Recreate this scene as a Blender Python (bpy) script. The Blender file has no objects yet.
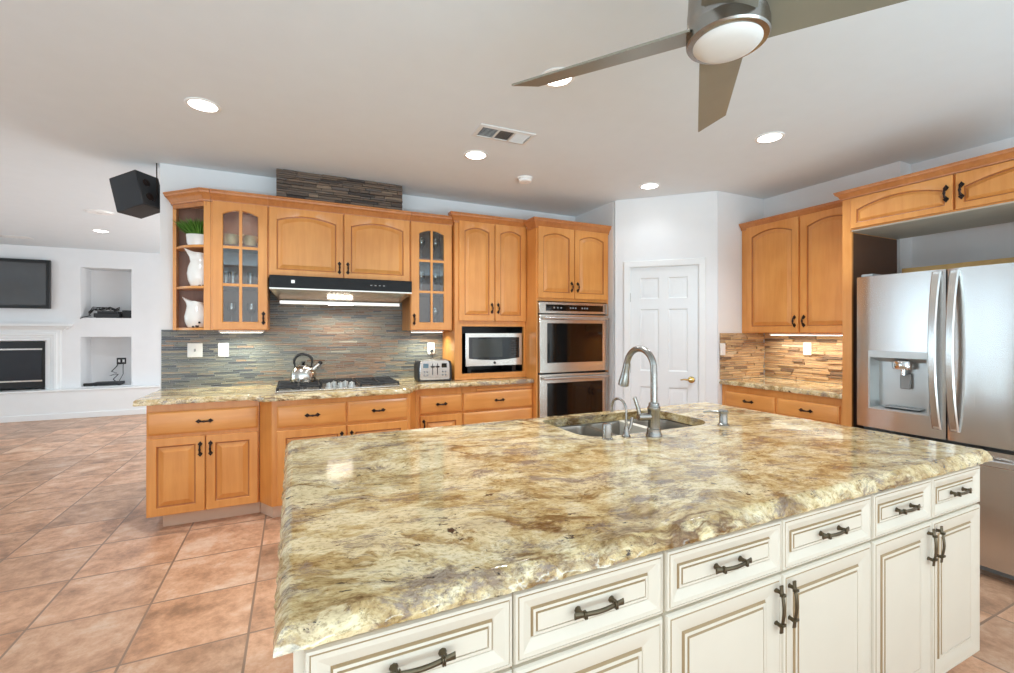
import bpy, bmesh, math, random
from mathutils import Vector, Matrix, noise
R = math.radians
PI = math.pi
random.seed(7)
scene = bpy.context.scene
COL = scene.collection

# ------------------------------------------------------------------ camera
cam_d = bpy.data.cameras.new('camera')
cam_d.sensor_width = 36.0
cam_d.lens = 36.0 * 452.0 / 1014.0
cam_d.shift_y = -5.0 / 1014.0
cam_d.clip_start = 0.02
cam = bpy.data.objects.new('camera', cam_d)
COL.objects.link(cam)
cam.location = (0, 0, 1.375)
cam.rotation_euler = (R(90), 0, R(-25.3))
scene.camera = cam

# ------------------------------------------------------------------ world, daylight, exposure
WIN_POWER = 210.0
CAN_POWER = 10.0
world = bpy.data.worlds.new('daylight_sky')
scene.world = world
world.use_nodes = True
bgn = world.node_tree.nodes['Background']
bgn.inputs[0].default_value = (0.93, 0.97, 1.0, 1)
bgn.inputs[1].default_value = 1.6
scene.view_settings.view_transform = 'Standard'
scene.view_settings.look = 'None'
scene.view_settings.gamma = 1.0
scene.view_settings.use_curve_mapping = False
scene.view_settings.exposure = 0.32
try:
    scene.cycles.use_denoising = True
    scene.cycles.max_bounces = 10
    scene.cycles.diffuse_bounces = 6
    scene.cycles.sample_clamp_indirect = 6.0
    scene.cycles.caustics_reflective = False
    scene.cycles.caustics_refractive = False
except Exception:
    pass


def area_light(name, loc, rot, sx, sy, power, color=(1, 1, 1), parent=None, shape='RECTANGLE', spread=180):
    l = bpy.data.lights.new(name, 'AREA')
    l.shape = shape
    l.size = sx
    if shape in ('RECTANGLE', 'ELLIPSE'):
        l.size_y = sy
    l.energy = power
    l.color = color
    l.spread = R(spread)
    o = bpy.data.objects.new(name, l)
    COL.objects.link(o)
    o.location = loc
    o.rotation_euler = rot
    if parent:
        o.parent = parent
    return o


# daylight coming in at the opening behind the camera
area_light('daylight_patio', (-0.6, -2.62, 1.32), (R(90), 0, R(180)), 9.6, 2.4, WIN_POWER * 1.05, (0.58, 0.82, 1.0))
area_light('living_fill', (0.70, 7.1, 1.35), (R(90), 0, R(90)), 3.4, 2.2, WIN_POWER * 0.22, (0.88, 0.95, 1.0))  # added lamp at an unseen opening, brightens the living room
# two added upward fill lamps, unseen outside, to brighten the ceiling
area_light('ceiling_fill', (-0.6, -4.3, 0.02), (R(180), 0, 0), 9.6, 3.2, WIN_POWER * 3.6, (0.60, 0.86, 1.0))
area_light('living_ceiling_fill', (2.2, 7.1, 0.02), (R(180), 0, 0), 2.4, 3.2, WIN_POWER * 0.28, (0.88, 0.95, 1.0))
for yy in (3.72, 5.65, 6.6):
    area_light('daylight_slit', (-7.1, yy, 1.30), (R(90), 0, R(-90)), 0.24, 2.2, WIN_POWER * 0.10, (0.58, 0.82, 1.0))

# ------------------------------------------------------------------ material helpers


def new_mat(name):
    m = bpy.data.materials.new(name)
    m.use_nodes = True
    nt = m.node_tree
    b = nt.nodes['Principled BSDF']
    return m, nt, b


def N(nt, typ, **kw):
    n = nt.nodes.new(typ)
    for k, v in kw.items():
        if k in n.inputs.keys():
            n.inputs[k].default_value = v
        else:
            setattr(n, k, v)
    return n


def L(nt, a, b):
    nt.links.new(a, b)


def ramp(nt, stops, interp='LINEAR'):
    r = nt.nodes.new('ShaderNodeValToRGB')
    e = r.color_ramp.elements
    while len(e) < len(stops):
        e.new(0.5)
    for i, (p, c) in enumerate(stops):
        e[i].position = p
        e[i].color = (c[0], c[1], c[2], 1)
    r.color_ramp.interpolation = interp
    return r


def s2l(*c):
    return tuple((x / 255 / 12.92) if x / 255 <= 0.04045 else ((x / 255 + 0.055) / 1.055) ** 2.4 for x in c)


def plain(name, col, rough=0.5, metal=0.0, spec=0.5, coat=0.0, bump=0.0, bump_scale=60.0, vary=0.04):
    m, nt, b = new_mat(name)
    b.inputs['Roughness'].default_value = rough
    b.inputs['Metallic'].default_value = metal
    b.inputs['Specular IOR Level'].default_value = spec
    b.inputs['Coat Weight'].default_value = coat
    tc = N(nt, 'ShaderNodeTexCoord')
    nz = N(nt, 'ShaderNodeTexNoise', Scale=7.0, Detail=4.0)
    L(nt, tc.outputs['Object'], nz.inputs['Vector'])
    lo = tuple(c * (1 - vary) for c in col)
    hi = tuple(min(1, c * (1 + vary)) for c in col)
    r = ramp(nt, [(0.3, lo), (0.7, hi)])
    L(nt, nz.outputs['Fac'], r.inputs['Fac'])
    L(nt, r.outputs['Color'], b.inputs['Base Color'])
    if bump:
        n2 = N(nt, 'ShaderNodeTexNoise', Scale=bump_scale, Detail=3.0)
        L(nt, tc.outputs['Object'], n2.inputs['Vector'])
        bp = N(nt, 'ShaderNodeBump', Strength=bump, Distance=0.004)
        L(nt, n2.outputs['Fac'], bp.inputs['Height'])
        L(nt, bp.outputs['Normal'], b.inputs['Normal'])
    return m


def wood(name, light, dark, rough=0.33, axis='Z'):
    m, nt, b = new_mat(name)
    b.inputs['Roughness'].default_value = rough
    b.inputs['Coat Weight'].default_value = 0.25
    b.inputs['Coat Roughness'].default_value = 0.22
    tc = N(nt, 'ShaderNodeTexCoord')
    geo = N(nt, 'ShaderNodeObjectInfo')
    mp = N(nt, 'ShaderNodeMapping')
    sc = {'Z': (26, 26, 2.2), 'X': (2.2, 26, 26)}[axis]
    mp.inputs['Scale'].default_value = sc
    add = N(nt, 'ShaderNodeVectorMath', operation='ADD')
    L(nt, tc.outputs['Object'], add.inputs[0])
    L(nt, geo.outputs['Random'], add.inputs[1])
    L(nt, add.outputs[0], mp.inputs['Vector'])
    nz = N(nt, 'ShaderNodeTexNoise', Scale=1.0, Detail=7.0, Roughness=0.6, Distortion=0.6)
    L(nt, mp.outputs['Vector'], nz.inputs['Vector'])
    big = N(nt, 'ShaderNodeTexNoise', Scale=3.2, Detail=2.0)
    L(nt, add.outputs[0], big.inputs['Vector'])
    mx = N(nt, 'ShaderNodeMath', operation='MULTIPLY_ADD')
    L(nt, big.outputs['Fac'], mx.inputs[0])
    mx.inputs[1].default_value = 0.5
    hf = N(nt, 'ShaderNodeMath', operation='MULTIPLY')
    L(nt, nz.outputs['Fac'], hf.inputs[0])
    hf.inputs[1].default_value = 0.5
    L(nt, hf.outputs[0], mx.inputs[2])
    r = ramp(nt, [(0.32, dark), (0.62, light)])
    L(nt, mx.outputs[0], r.inputs['Fac'])
    L(nt, r.outputs['Color'], b.inputs['Base Color'])
    return m


def granite(name):
    m, nt, b = new_mat(name)
    b.inputs['Roughness'].default_value = 0.10
    b.inputs['Specular IOR Level'].default_value = 0.55
    tc = N(nt, 'ShaderNodeTexCoord')
    # flowing direction, a little off the long side
    rot = N(nt, 'ShaderNodeMapping')
    rot.inputs['Rotation'].default_value = (0, 0, R(10))
    L(nt, tc.outputs['Object'], rot.inputs['Vector'])
    warp = N(nt, 'ShaderNodeTexNoise', Scale=1.5, Detail=4.0, Roughness=0.55)
    L(nt, rot.outputs['Vector'], warp.inputs['Vector'])
    sub = N(nt, 'ShaderNodeVectorMath', operation='SUBTRACT')
    L(nt, warp.outputs['Color'], sub.inputs[0])
    sub.inputs[1].default_value = (0.5, 0.5, 0.5)
    scl = N(nt, 'ShaderNodeVectorMath', operation='SCALE')
    L(nt, sub.outputs[0], scl.inputs[0])
    scl.inputs['Scale'].default_value = 0.34
    wv = N(nt, 'ShaderNodeVectorMath', operation='ADD')
    L(nt, rot.outputs['Vector'], wv.inputs[0])
    L(nt, scl.outputs[0], wv.inputs[1])

    def nlayer(scale, sx, sy, detail=8.0, rough=0.65, off=0.0):
        mp = N(nt, 'ShaderNodeMapping')
        mp.inputs['Scale'].default_value = (sx, sy, sy)
        mp.inputs['Location'].default_value = (off, off * 1.7, off * 0.3)
        L(nt, wv.outputs[0], mp.inputs['Vector'])
        n = N(nt, 'ShaderNodeTexNoise', Scale=scale, Detail=detail, Roughness=rough)
        L(nt, mp.outputs['Vector'], n.inputs['Vector'])
        return n

    def mix(a, bcol, fac):
        x = N(nt, 'ShaderNodeMix', data_type='RGBA')
        L(nt, fac, x.inputs['Factor'])
        if isinstance(a, tuple):
            x.inputs['A'].default_value = (*a, 1)
        else:
            L(nt, a, x.inputs['A'])
        if isinstance(bcol, tuple):
            x.inputs['B'].default_value = (*bcol, 1)
        else:
            L(nt, bcol, x.inputs['B'])
        return x.outputs['Result']
    n1 = nlayer(4.6, 0.95, 1.6, 14.0, 0.78)
    base = ramp(nt, [(0.40, s2l(128, 102, 66)), (0.455, s2l(182, 156, 108)), (0.505, s2l(216, 196, 148)), (0.575, s2l(236, 225, 192))])
    n1b = nlayer(13.0, 0.9, 1.25, 10.0, 0.72, 5.0)
    mb1 = N(nt, 'ShaderNodeMath', operation='MULTIPLY')
    L(nt, n1b.outputs['Fac'], mb1.inputs[0])
    mb1.inputs[1].default_value = 0.48
    mb2 = N(nt, 'ShaderNodeMath', operation='MULTIPLY_ADD')
    L(nt, n1.outputs['Fac'], mb2.inputs[0])
    mb2.inputs[1].default_value = 0.52
    L(nt, mb1.outputs[0], mb2.inputs[2])
    L(nt, mb2.outputs[0], base.inputs['Fac'])
    # fine crystals
    n2 = nlayer(30.0, 0.5, 1.6, 8.0, 0.8, 3.0)
    fine = ramp(nt, [(0.42, (0, 0, 0)), (0.58, (1, 1, 1))])
    L(nt, n2.outputs['Fac'], fine.inputs['Fac'])
    fm = N(nt, 'ShaderNodeMath', operation='MULTIPLY')
    L(nt, fine.outputs['Color'], fm.inputs[0])
    fm.inputs[1].default_value = 0.42
    c1 = mix(base.outputs['Color'], s2l(172, 136, 84), fm.outputs[0])
    # cream blotches with torn borders
    n3 = nlayer(3.6, 0.8, 1.4, 12.0, 0.66, 11.0)
    cream = ramp(nt, [(0.54, (0, 0, 0)), (0.56, (1, 1, 1))])
    L(nt, n3.outputs['Fac'], cream.inputs['Fac'])
    cm = N(nt, 'ShaderNodeMath', operation='MULTIPLY')
    L(nt, cream.outputs['Color'], cm.inputs[0])
    cm.inputs[1].default_value = 0.55
    c2 = mix(c1, s2l(242, 228, 190), cm.outputs[0])
    # grey violet clouds
    n4 = nlayer(5.5, 0.75, 1.6, 14.0, 0.84, 23.0)
    grey = ramp(nt, [(0.515, (0, 0, 0)), (0.575, (1, 1, 1))])
    L(nt, n4.outputs['Fac'], grey.inputs['Fac'])
    gm = N(nt, 'ShaderNodeMath', operation='MULTIPLY')
    L(nt, grey.outputs['Color'], gm.inputs[0])
    gm.inputs[1].default_value = 0.8
    c3 = mix(c2, s2l(132, 116, 110), gm.outputs[0])
    # brown rust veins: a narrow band around the middle of a stretched noise
    n5 = nlayer(1.7, 0.55, 1.9, 12.0, 0.60, 41.0)
    vein = ramp(nt, [(0.474, (0, 0, 0)), (0.5, (1, 1, 1)), (0.526, (0, 0, 0))])
    L(nt, n5.outputs['Fac'], vein.inputs['Fac'])
    patch = nlayer(3.4, 0.8, 0.8, 3.0, 0.6, 57.0)
    pr = ramp(nt, [(0.44, (0, 0, 0)), (0.60, (1, 1, 1))])
    L(nt, patch.outputs['Fac'], pr.inputs['Fac'])
    vm = N(nt, 'ShaderNodeMath', operation='MULTIPLY')
    L(nt, vein.outputs['Color'], vm.inputs[0])
    L(nt, pr.outputs['Color'], vm.inputs[1])
    c4 = mix(c3, s2l(112, 78, 40), vm.outputs[0])
    # dark mineral flecks
    n6 = nlayer(24.0, 0.7, 1.4, 8.0, 0.72, 71.0)
    fl = ramp(nt, [(0.615, (0, 0, 0)), (0.645, (1, 1, 1))])
    L(nt, n6.outputs['Fac'], fl.inputs['Fac'])
    c5 = mix(c4, s2l(66, 54, 46), fl.outputs['Color'])
    # crystal grain
    n7 = nlayer(95.0, 0.8, 1.2, 4.0, 0.7, 91.0)
    gr = ramp(nt, [(0.36, (0.62, 0.56, 0.47)), (0.48, (1.0, 0.98, 0.95)), (0.66, (1.06, 1.06, 1.06))])
    L(nt, n7.outputs['Fac'], gr.inputs['Fac'])
    gx = N(nt, 'ShaderNodeMix', data_type='RGBA', blend_type='MULTIPLY')
    gx.inputs['Factor'].default_value = 1.0
    L(nt, c5, gx.inputs['A'])
    L(nt, gr.outputs['Color'], gx.inputs['B'])
    c5 = gx.outputs['Result']
    L(nt, c5, b.inputs['Base Color'])
    return m


def floor_tile(name):
    m, nt, b = new_mat(name)
    tc = N(nt, 'ShaderNodeTexCoord')
    mp = N(nt, 'ShaderNodeMapping')
    P = 0.465
    mp.inputs['Location'].default_value = (0.185 + P * 40, -2.83 + P * 40, 0)
    L(nt, tc.outputs['Object'], mp.inputs['Vector'])
    br = N(nt, 'ShaderNodeTexBrick', offset=0.0, squash=1.0)
    br.inputs['Scale'].default_value = 1.0
    br.inputs['Mortar Size'].default_value = 0.006
    br.inputs['Mortar Smooth'].default_value = 0.25
    br.inputs['Bias'].default_value = 0.0
    br.inputs['Brick Width'].default_value = P
    br.inputs['Row Height'].default_value = P
    br.inputs['Color1'].default_value = (0, 0, 0, 1)
    br.inputs['Color2'].default_value = (1, 1, 1, 1)
    br.inputs['Mortar'].default_value = (0.5, 0.5, 0.5, 1)
    L(nt, mp.outputs['Vector'], br.inputs['Vector'])
    # every tile its own slice of the mottling
    sc = N(nt, 'ShaderNodeVectorMath', operation='SCALE')
    L(nt, br.outputs['Color'], sc.inputs[0])
    sc.inputs['Scale'].default_value = 17.0
    ad = N(nt, 'ShaderNodeVectorMath', operation='ADD')
    L(nt, tc.outputs['Object'], ad.inputs[0])
    L(nt, sc.outputs[0], ad.inputs[1])
    n1 = N(nt, 'ShaderNodeTexNoise', Scale=4.6, Detail=12.0, Roughness=0.74, Distortion=0.12)
    L(nt, ad.outputs[0], n1.inputs['Vector'])
    col = ramp(nt, [(0.34, s2l(150, 116, 92)), (0.45, s2l(190, 147, 117)), (0.54, s2l(212, 169, 138)), (0.66, s2l(226, 198, 174))])
    L(nt, n1.outputs['Fac'], col.inputs['Fac'])
    tint = N(nt, 'ShaderNodeMix', data_type='RGBA', blend_type='MULTIPLY')
    tr = ramp(nt, [(0.0, (0.76, 0.75, 0.74)), (0.5, (0.98, 0.94, 0.90)), (1.0, (1.0, 0.92, 0.85))])
    L(nt, br.outputs['Color'], tr.inputs['Fac'])
    tint.inputs['Factor'].default_value = 1.0
    L(nt, col.outputs['Color'], tint.inputs['A'])
    L(nt, tr.outputs['Color'], tint.inputs['B'])
    n3 = N(nt, 'ShaderNodeTexNoise', Scale=11.0, Detail=8.0, Roughness=0.75)
    L(nt, ad.outputs[0], n3.inputs['Vector'])
    r3 = ramp(nt, [(0.58, (0, 0, 0)), (0.72, (1, 1, 1))])
    L(nt, n3.outputs['Fac'], r3.inputs['Fac'])
    dk = N(nt, 'ShaderNodeMix', data_type='RGBA')
    dm = N(nt, 'ShaderNodeMath', operation='MULTIPLY')
    L(nt, r3.outputs['Color'], dm.inputs[0])
    dm.inputs[1].default_value = 0.5
    L(nt, dm.outputs[0], dk.inputs['Factor'])
    L(nt, tint.outputs['Result'], dk.inputs['A'])
    dk.inputs['B'].default_value = (*s2l(138, 106, 84), 1)
    gr = N(nt, 'ShaderNodeMix', data_type='RGBA')
    L(nt, br.outputs['Fac'], gr.inputs['Factor'])
    L(nt, dk.outputs['Result'], gr.inputs['A'])
    gr.inputs['B'].default_value = (*s2l(142, 114, 94), 1)
    L(nt, gr.outputs['Result'], b.inputs['Base Color'])
    b.inputs['Roughness'].default_value = 0.34
    inv = N(nt, 'ShaderNodeMath', operation='MULTIPLY_ADD')
    L(nt, br.outputs['Fac'], inv.inputs[0])
    inv.inputs[1].default_value = -1.0
    mm = N(nt, 'ShaderNodeMath', operation='MULTIPLY')
    L(nt, n1.outputs['Fac'], mm.inputs[0])
    mm.inputs[1].default_value = 0.7
    L(nt, mm.outputs[0], inv.inputs[2])
    bp = N(nt, 'ShaderNodeBump', Strength=0.35, Distance=0.006)
    L(nt, inv.outputs[0], bp.inputs['Height'])
    L(nt, bp.outputs['Normal'], b.inputs['Normal'])
    return m


def stone_strips(name, stops, rough=0.42):
    m, nt, b = new_mat(name)
    at = N(nt, 'ShaderNodeAttribute', attribute_name='tone')
    tc = N(nt, 'ShaderNodeTexCoord')
    mp = N(nt, 'ShaderNodeMapping')
    mp.inputs['Scale'].default_value = (14, 14, 60)
    L(nt, tc.outputs['Object'], mp.inputs['Vector'])
    nz = N(nt, 'ShaderNodeTexNoise', Scale=1.0, Detail=6.0, Roughness=0.65)
    L(nt, mp.outputs['Vector'], nz.inputs['Vector'])
    ma = N(nt, 'ShaderNodeMath', operation='MULTIPLY_ADD')
    L(nt, nz.outputs['Fac'], ma.inputs[0])
    ma.inputs[1].default_value = 0.36
    ad = N(nt, 'ShaderNodeMath', operation='ADD')
    L(nt, at.outputs['Fac'], ad.inputs[0])
    ad.inputs[1].default_value = -0.18
    L(nt, ad.outputs[0], ma.inputs[2])
    r = ramp(nt, stops)
    L(nt, ma.outputs[0], r.inputs['Fac'])
    L(nt, r.outputs['Color'], b.inputs['Base Color'])
    b.inputs['Roughness'].default_value = rough
    bp = N(nt, 'ShaderNodeBump', Strength=0.5, Distance=0.004)
    L(nt, nz.outputs['Fac'], bp.inputs['Height'])
    L(nt, bp.outputs['Normal'], b.inputs['Normal'])
    return m


def brushed(name, col, rough=0.28, along='Z', streak=0.05):
    m, nt, b = new_mat(name)
    b.inputs['Metallic'].default_value = 1.0
    tc = N(nt, 'ShaderNodeTexCoord')
    mp = N(nt, 'ShaderNodeMapping')
    mp.inputs['Scale'].default_value = {'Z': (220, 220, 3), 'X': (3, 220, 220)}[along]
    L(nt, tc.outputs['Object'], mp.inputs['Vector'])
    nz = N(nt, 'ShaderNodeTexNoise', Scale=1.0, Detail=3.0)
    L(nt, mp.outputs['Vector'], nz.inputs['Vector'])
    r = ramp(nt, [(0.3, tuple(c * 0.96 for c in col)), (0.7, col)])
    L(nt, nz.outputs['Fac'], r.inputs['Fac'])
    L(nt, r.outputs['Color'], b.inputs['Base Color'])
    ma = N(nt, 'ShaderNodeMath', operation='MULTIPLY_ADD')
    L(nt, nz.outputs['Fac'], ma.inputs[0])
    ma.inputs[1].default_value = streak
    ma.inputs[2].default_value = rough - streak / 2
    L(nt, ma.outputs[0], b.inputs['Roughness'])
    return m


def emit(name, col, strength):
    m, nt, b = new_mat(name)
    b.inputs['Base Color'].default_value = (0.8, 0.8, 0.8, 1)
    b.inputs['Emission Color'].default_value = (*col, 1)
    b.inputs['Emission Strength'].default_value = strength
    return m


def glass(name, tint=(1, 1, 1), refl=0.12, rough=0.02):
    m, nt, b = new_mat(name)
    out = nt.nodes['Material Output']
    nt.nodes.remove(b)
    tr = N(nt, 'ShaderNodeBsdfTransparent')
    tr.inputs[0].default_value = (*tint, 1)
    gl = N(nt, 'ShaderNodeBsdfGlossy')
    gl.inputs['Roughness'].default_value = rough
    fr = N(nt, 'ShaderNodeFresnel', IOR=1.5)
    ad = N(nt, 'ShaderNodeMath', operation='ADD')
    L(nt, fr.outputs[0], ad.inputs[0])
    ad.inputs[1].default_value = refl - 0.04
    mx = N(nt, 'ShaderNodeMixShader')
    L(nt, ad.outputs[0], mx.inputs[0])
    L(nt, tr.outputs[0], mx.inputs[1])
    L(nt, gl.outputs[0], mx.inputs[2])
    L(nt, mx.outputs[0], out.inputs['Surface'])
    return m


M = {}
M['wall'] = plain('wall_paint', s2l(232, 233, 234), 0.75, bump=0.06, bump_scale=140, vary=0.01)
M['ceiling'] = plain('ceiling_paint', s2l(224, 231, 235), 0.85, bump=0.05, bump_scale=120, vary=0.01)
M['trim'] = plain('white_trim_paint', s2l(236, 238, 238), 0.35, vary=0.01)
M['door'] = plain('white_door_paint', s2l(232, 235, 236), 0.32, vary=0.01)
M['floor'] = floor_tile('terracotta_tile')
M['wood'] = wood('maple_honey', s2l(224, 156, 84), s2l(206, 134, 64))
M['wood_h'] = wood('maple_honey_across', s2l(224, 156, 84), s2l(206, 134, 64), axis='X')
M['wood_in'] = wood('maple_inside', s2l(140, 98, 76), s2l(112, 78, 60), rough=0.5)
M['wood_red'] = wood('maple_crown', s2l(198, 130, 72), s2l(172, 104, 54))
M['groove'] = wood('maple_dark_groove', s2l(182, 116, 60), s2l(160, 94, 46))  # darker maple tone for the groove bands of the doors
M['wood_shade'] = plain('panel_shade_brown', s2l(92, 62, 44), 0.6)  # panel brown with the shade beside the fridge put into the colour
M['toe'] = plain('pale_toe_kick', s2l(214, 186, 162), 0.5)
M['under'] = plain('pale_underside', s2l(196, 188, 172), 0.6)
M['board'] = wood('raw_pine', s2l(226, 184, 112), s2l(204, 158, 86), rough=0.5, axis='X')
M['cream'] = plain('cream_paint', s2l(219, 210, 193), 0.38, vary=0.015)
M['glaze'] = plain('brown_glaze', s2l(166, 142, 108), 0.5)
M['granite'] = granite('golden_granite')
M['slate'] = stone_strips('slate_mosaic', [(0.0, s2l(84, 86, 92)), (0.22, s2l(122, 124, 122)), (0.45, s2l(150, 146, 132)), (0.6, s2l(168, 140, 116)), (0.78, s2l(140, 110, 90)), (1.0, s2l(190, 184, 166))])
M['ledger'] = stone_strips('ledger_stone', [(0.0, s2l(116, 94, 76)), (0.25, s2l(170, 138, 106)), (0.5, s2l(204, 174, 134)), (0.75, s2l(186, 146, 104)), (1.0, s2l(222, 200, 168))], 0.6)
M['stack'] = stone_strips('dark_stack_stone', [(0.0, s2l(64, 54, 50)), (0.35, s2l(98, 82, 70)), (0.6, s2l(118, 98, 82)), (0.8, s2l(92, 84, 80)), (1.0, s2l(140, 118, 98))], 0.7)
M['steel'] = brushed('brushed_steel', (0.66, 0.65, 0.63), 0.26)
M['steel_h'] = brushed('brushed_steel_across', (0.72, 0.69, 0.64), 0.24, 'X')
M['steel_dark'] = brushed('satin_nickel', (0.36, 0.345, 0.32), 0.26)
M['sink'] = brushed('sink_steel', (0.44, 0.41, 0.37), 0.30, 'X')
M['kettle'] = plain('polished_steel', (0.62, 0.60, 0.56), 0.20, 1.0)
M['chrome'] = plain('chrome', (0.78, 0.78, 0.78), 0.08, 1.0)
M['iron'] = plain('dark_iron', s2l(46, 34, 30), 0.42, 0.6)
M['bronze'] = plain('aged_bronze', s2l(98, 88, 70), 0.34, 0.85)
M['black'] = plain('black_enamel', s2l(20, 20, 21), 0.3)
M['black_matt'] = plain('black_vinyl', s2l(44, 45, 48), 0.6)
M['black_glass'] = plain('black_glass', s2l(10, 10, 11), 0.06, spec=0.6)
M['hood_glass'] = plain('hood_black_glass', s2l(16, 17, 18), 0.22, spec=0.25)
M['grey_glass'] = plain('smoked_glass', s2l(56, 58, 54), 0.08)
M['screen'] = plain('tv_screen', s2l(72, 74, 76), 0.10, spec=0.8)
M['cast'] = plain('cast_iron', s2l(30, 29, 29), 0.55)
M['white'] = plain('white_ceramic', s2l(238, 236, 230), 0.16, spec=0.6)
M['plastic'] = plain('white_plastic', s2l(240, 240, 238), 0.35)
M['grey'] = plain('grey_plastic', s2l(150, 152, 152), 0.4)
M['silver'] = plain('silver_paint', s2l(190, 192, 190), 0.3, 0.5)
M['rug_char'] = plain('dark_chip', s2l(40, 36, 34), 0.5)
M['leaf'] = plain('leaf_green', s2l(86, 132, 46), 0.55, vary=0.35)
M['brass'] = plain('brass', s2l(206, 176, 112), 0.18, 1.0)
M['glass'] = glass('cabinet_glass', (0.90, 0.91, 0.90), 0.07)
M['crystal'] = glass('drinking_glass', (0.90, 0.93, 0.94), 0.26)
M['vent'] = plain('vent_white', s2l(222, 222, 220), 0.5)
M['vent_dark'] = plain('vent_dark', s2l(70, 68, 66), 0.7)
M['lens'] = emit('lamp_lens', (1.0, 0.97, 0.92), 9.0)
M['fan_lens'] = plain('frosted_glass', s2l(226, 226, 224), 0.4)
M['under_lens'] = emit('under_cabinet_lens', (0.92, 1.0, 0.88), 6.0)
M['hood_lens'] = emit('hood_lamp_lens', (1.0, 0.95, 0.85), 15.0)
M['puck'] = emit('puck_lens', (1.0, 0.95, 0.84), 8.0)
M['fan_blade'] = plain('fan_blade_grey', s2l(134, 130, 116), 0.36, 0.25)
M['orn'] = plain('painted_china', s2l(206, 190, 150), 0.25, vary=0.6)
M['firebox'] = plain('dark_hearth_glass', s2l(42, 46, 52), 0.10)
M['screw'] = plain('screw_grey', s2l(120, 120, 118), 0.4, 0.8)
M['blue_lcd'] = plain('lcd_blue_grey', s2l(96, 124, 140), 0.2)


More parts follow.
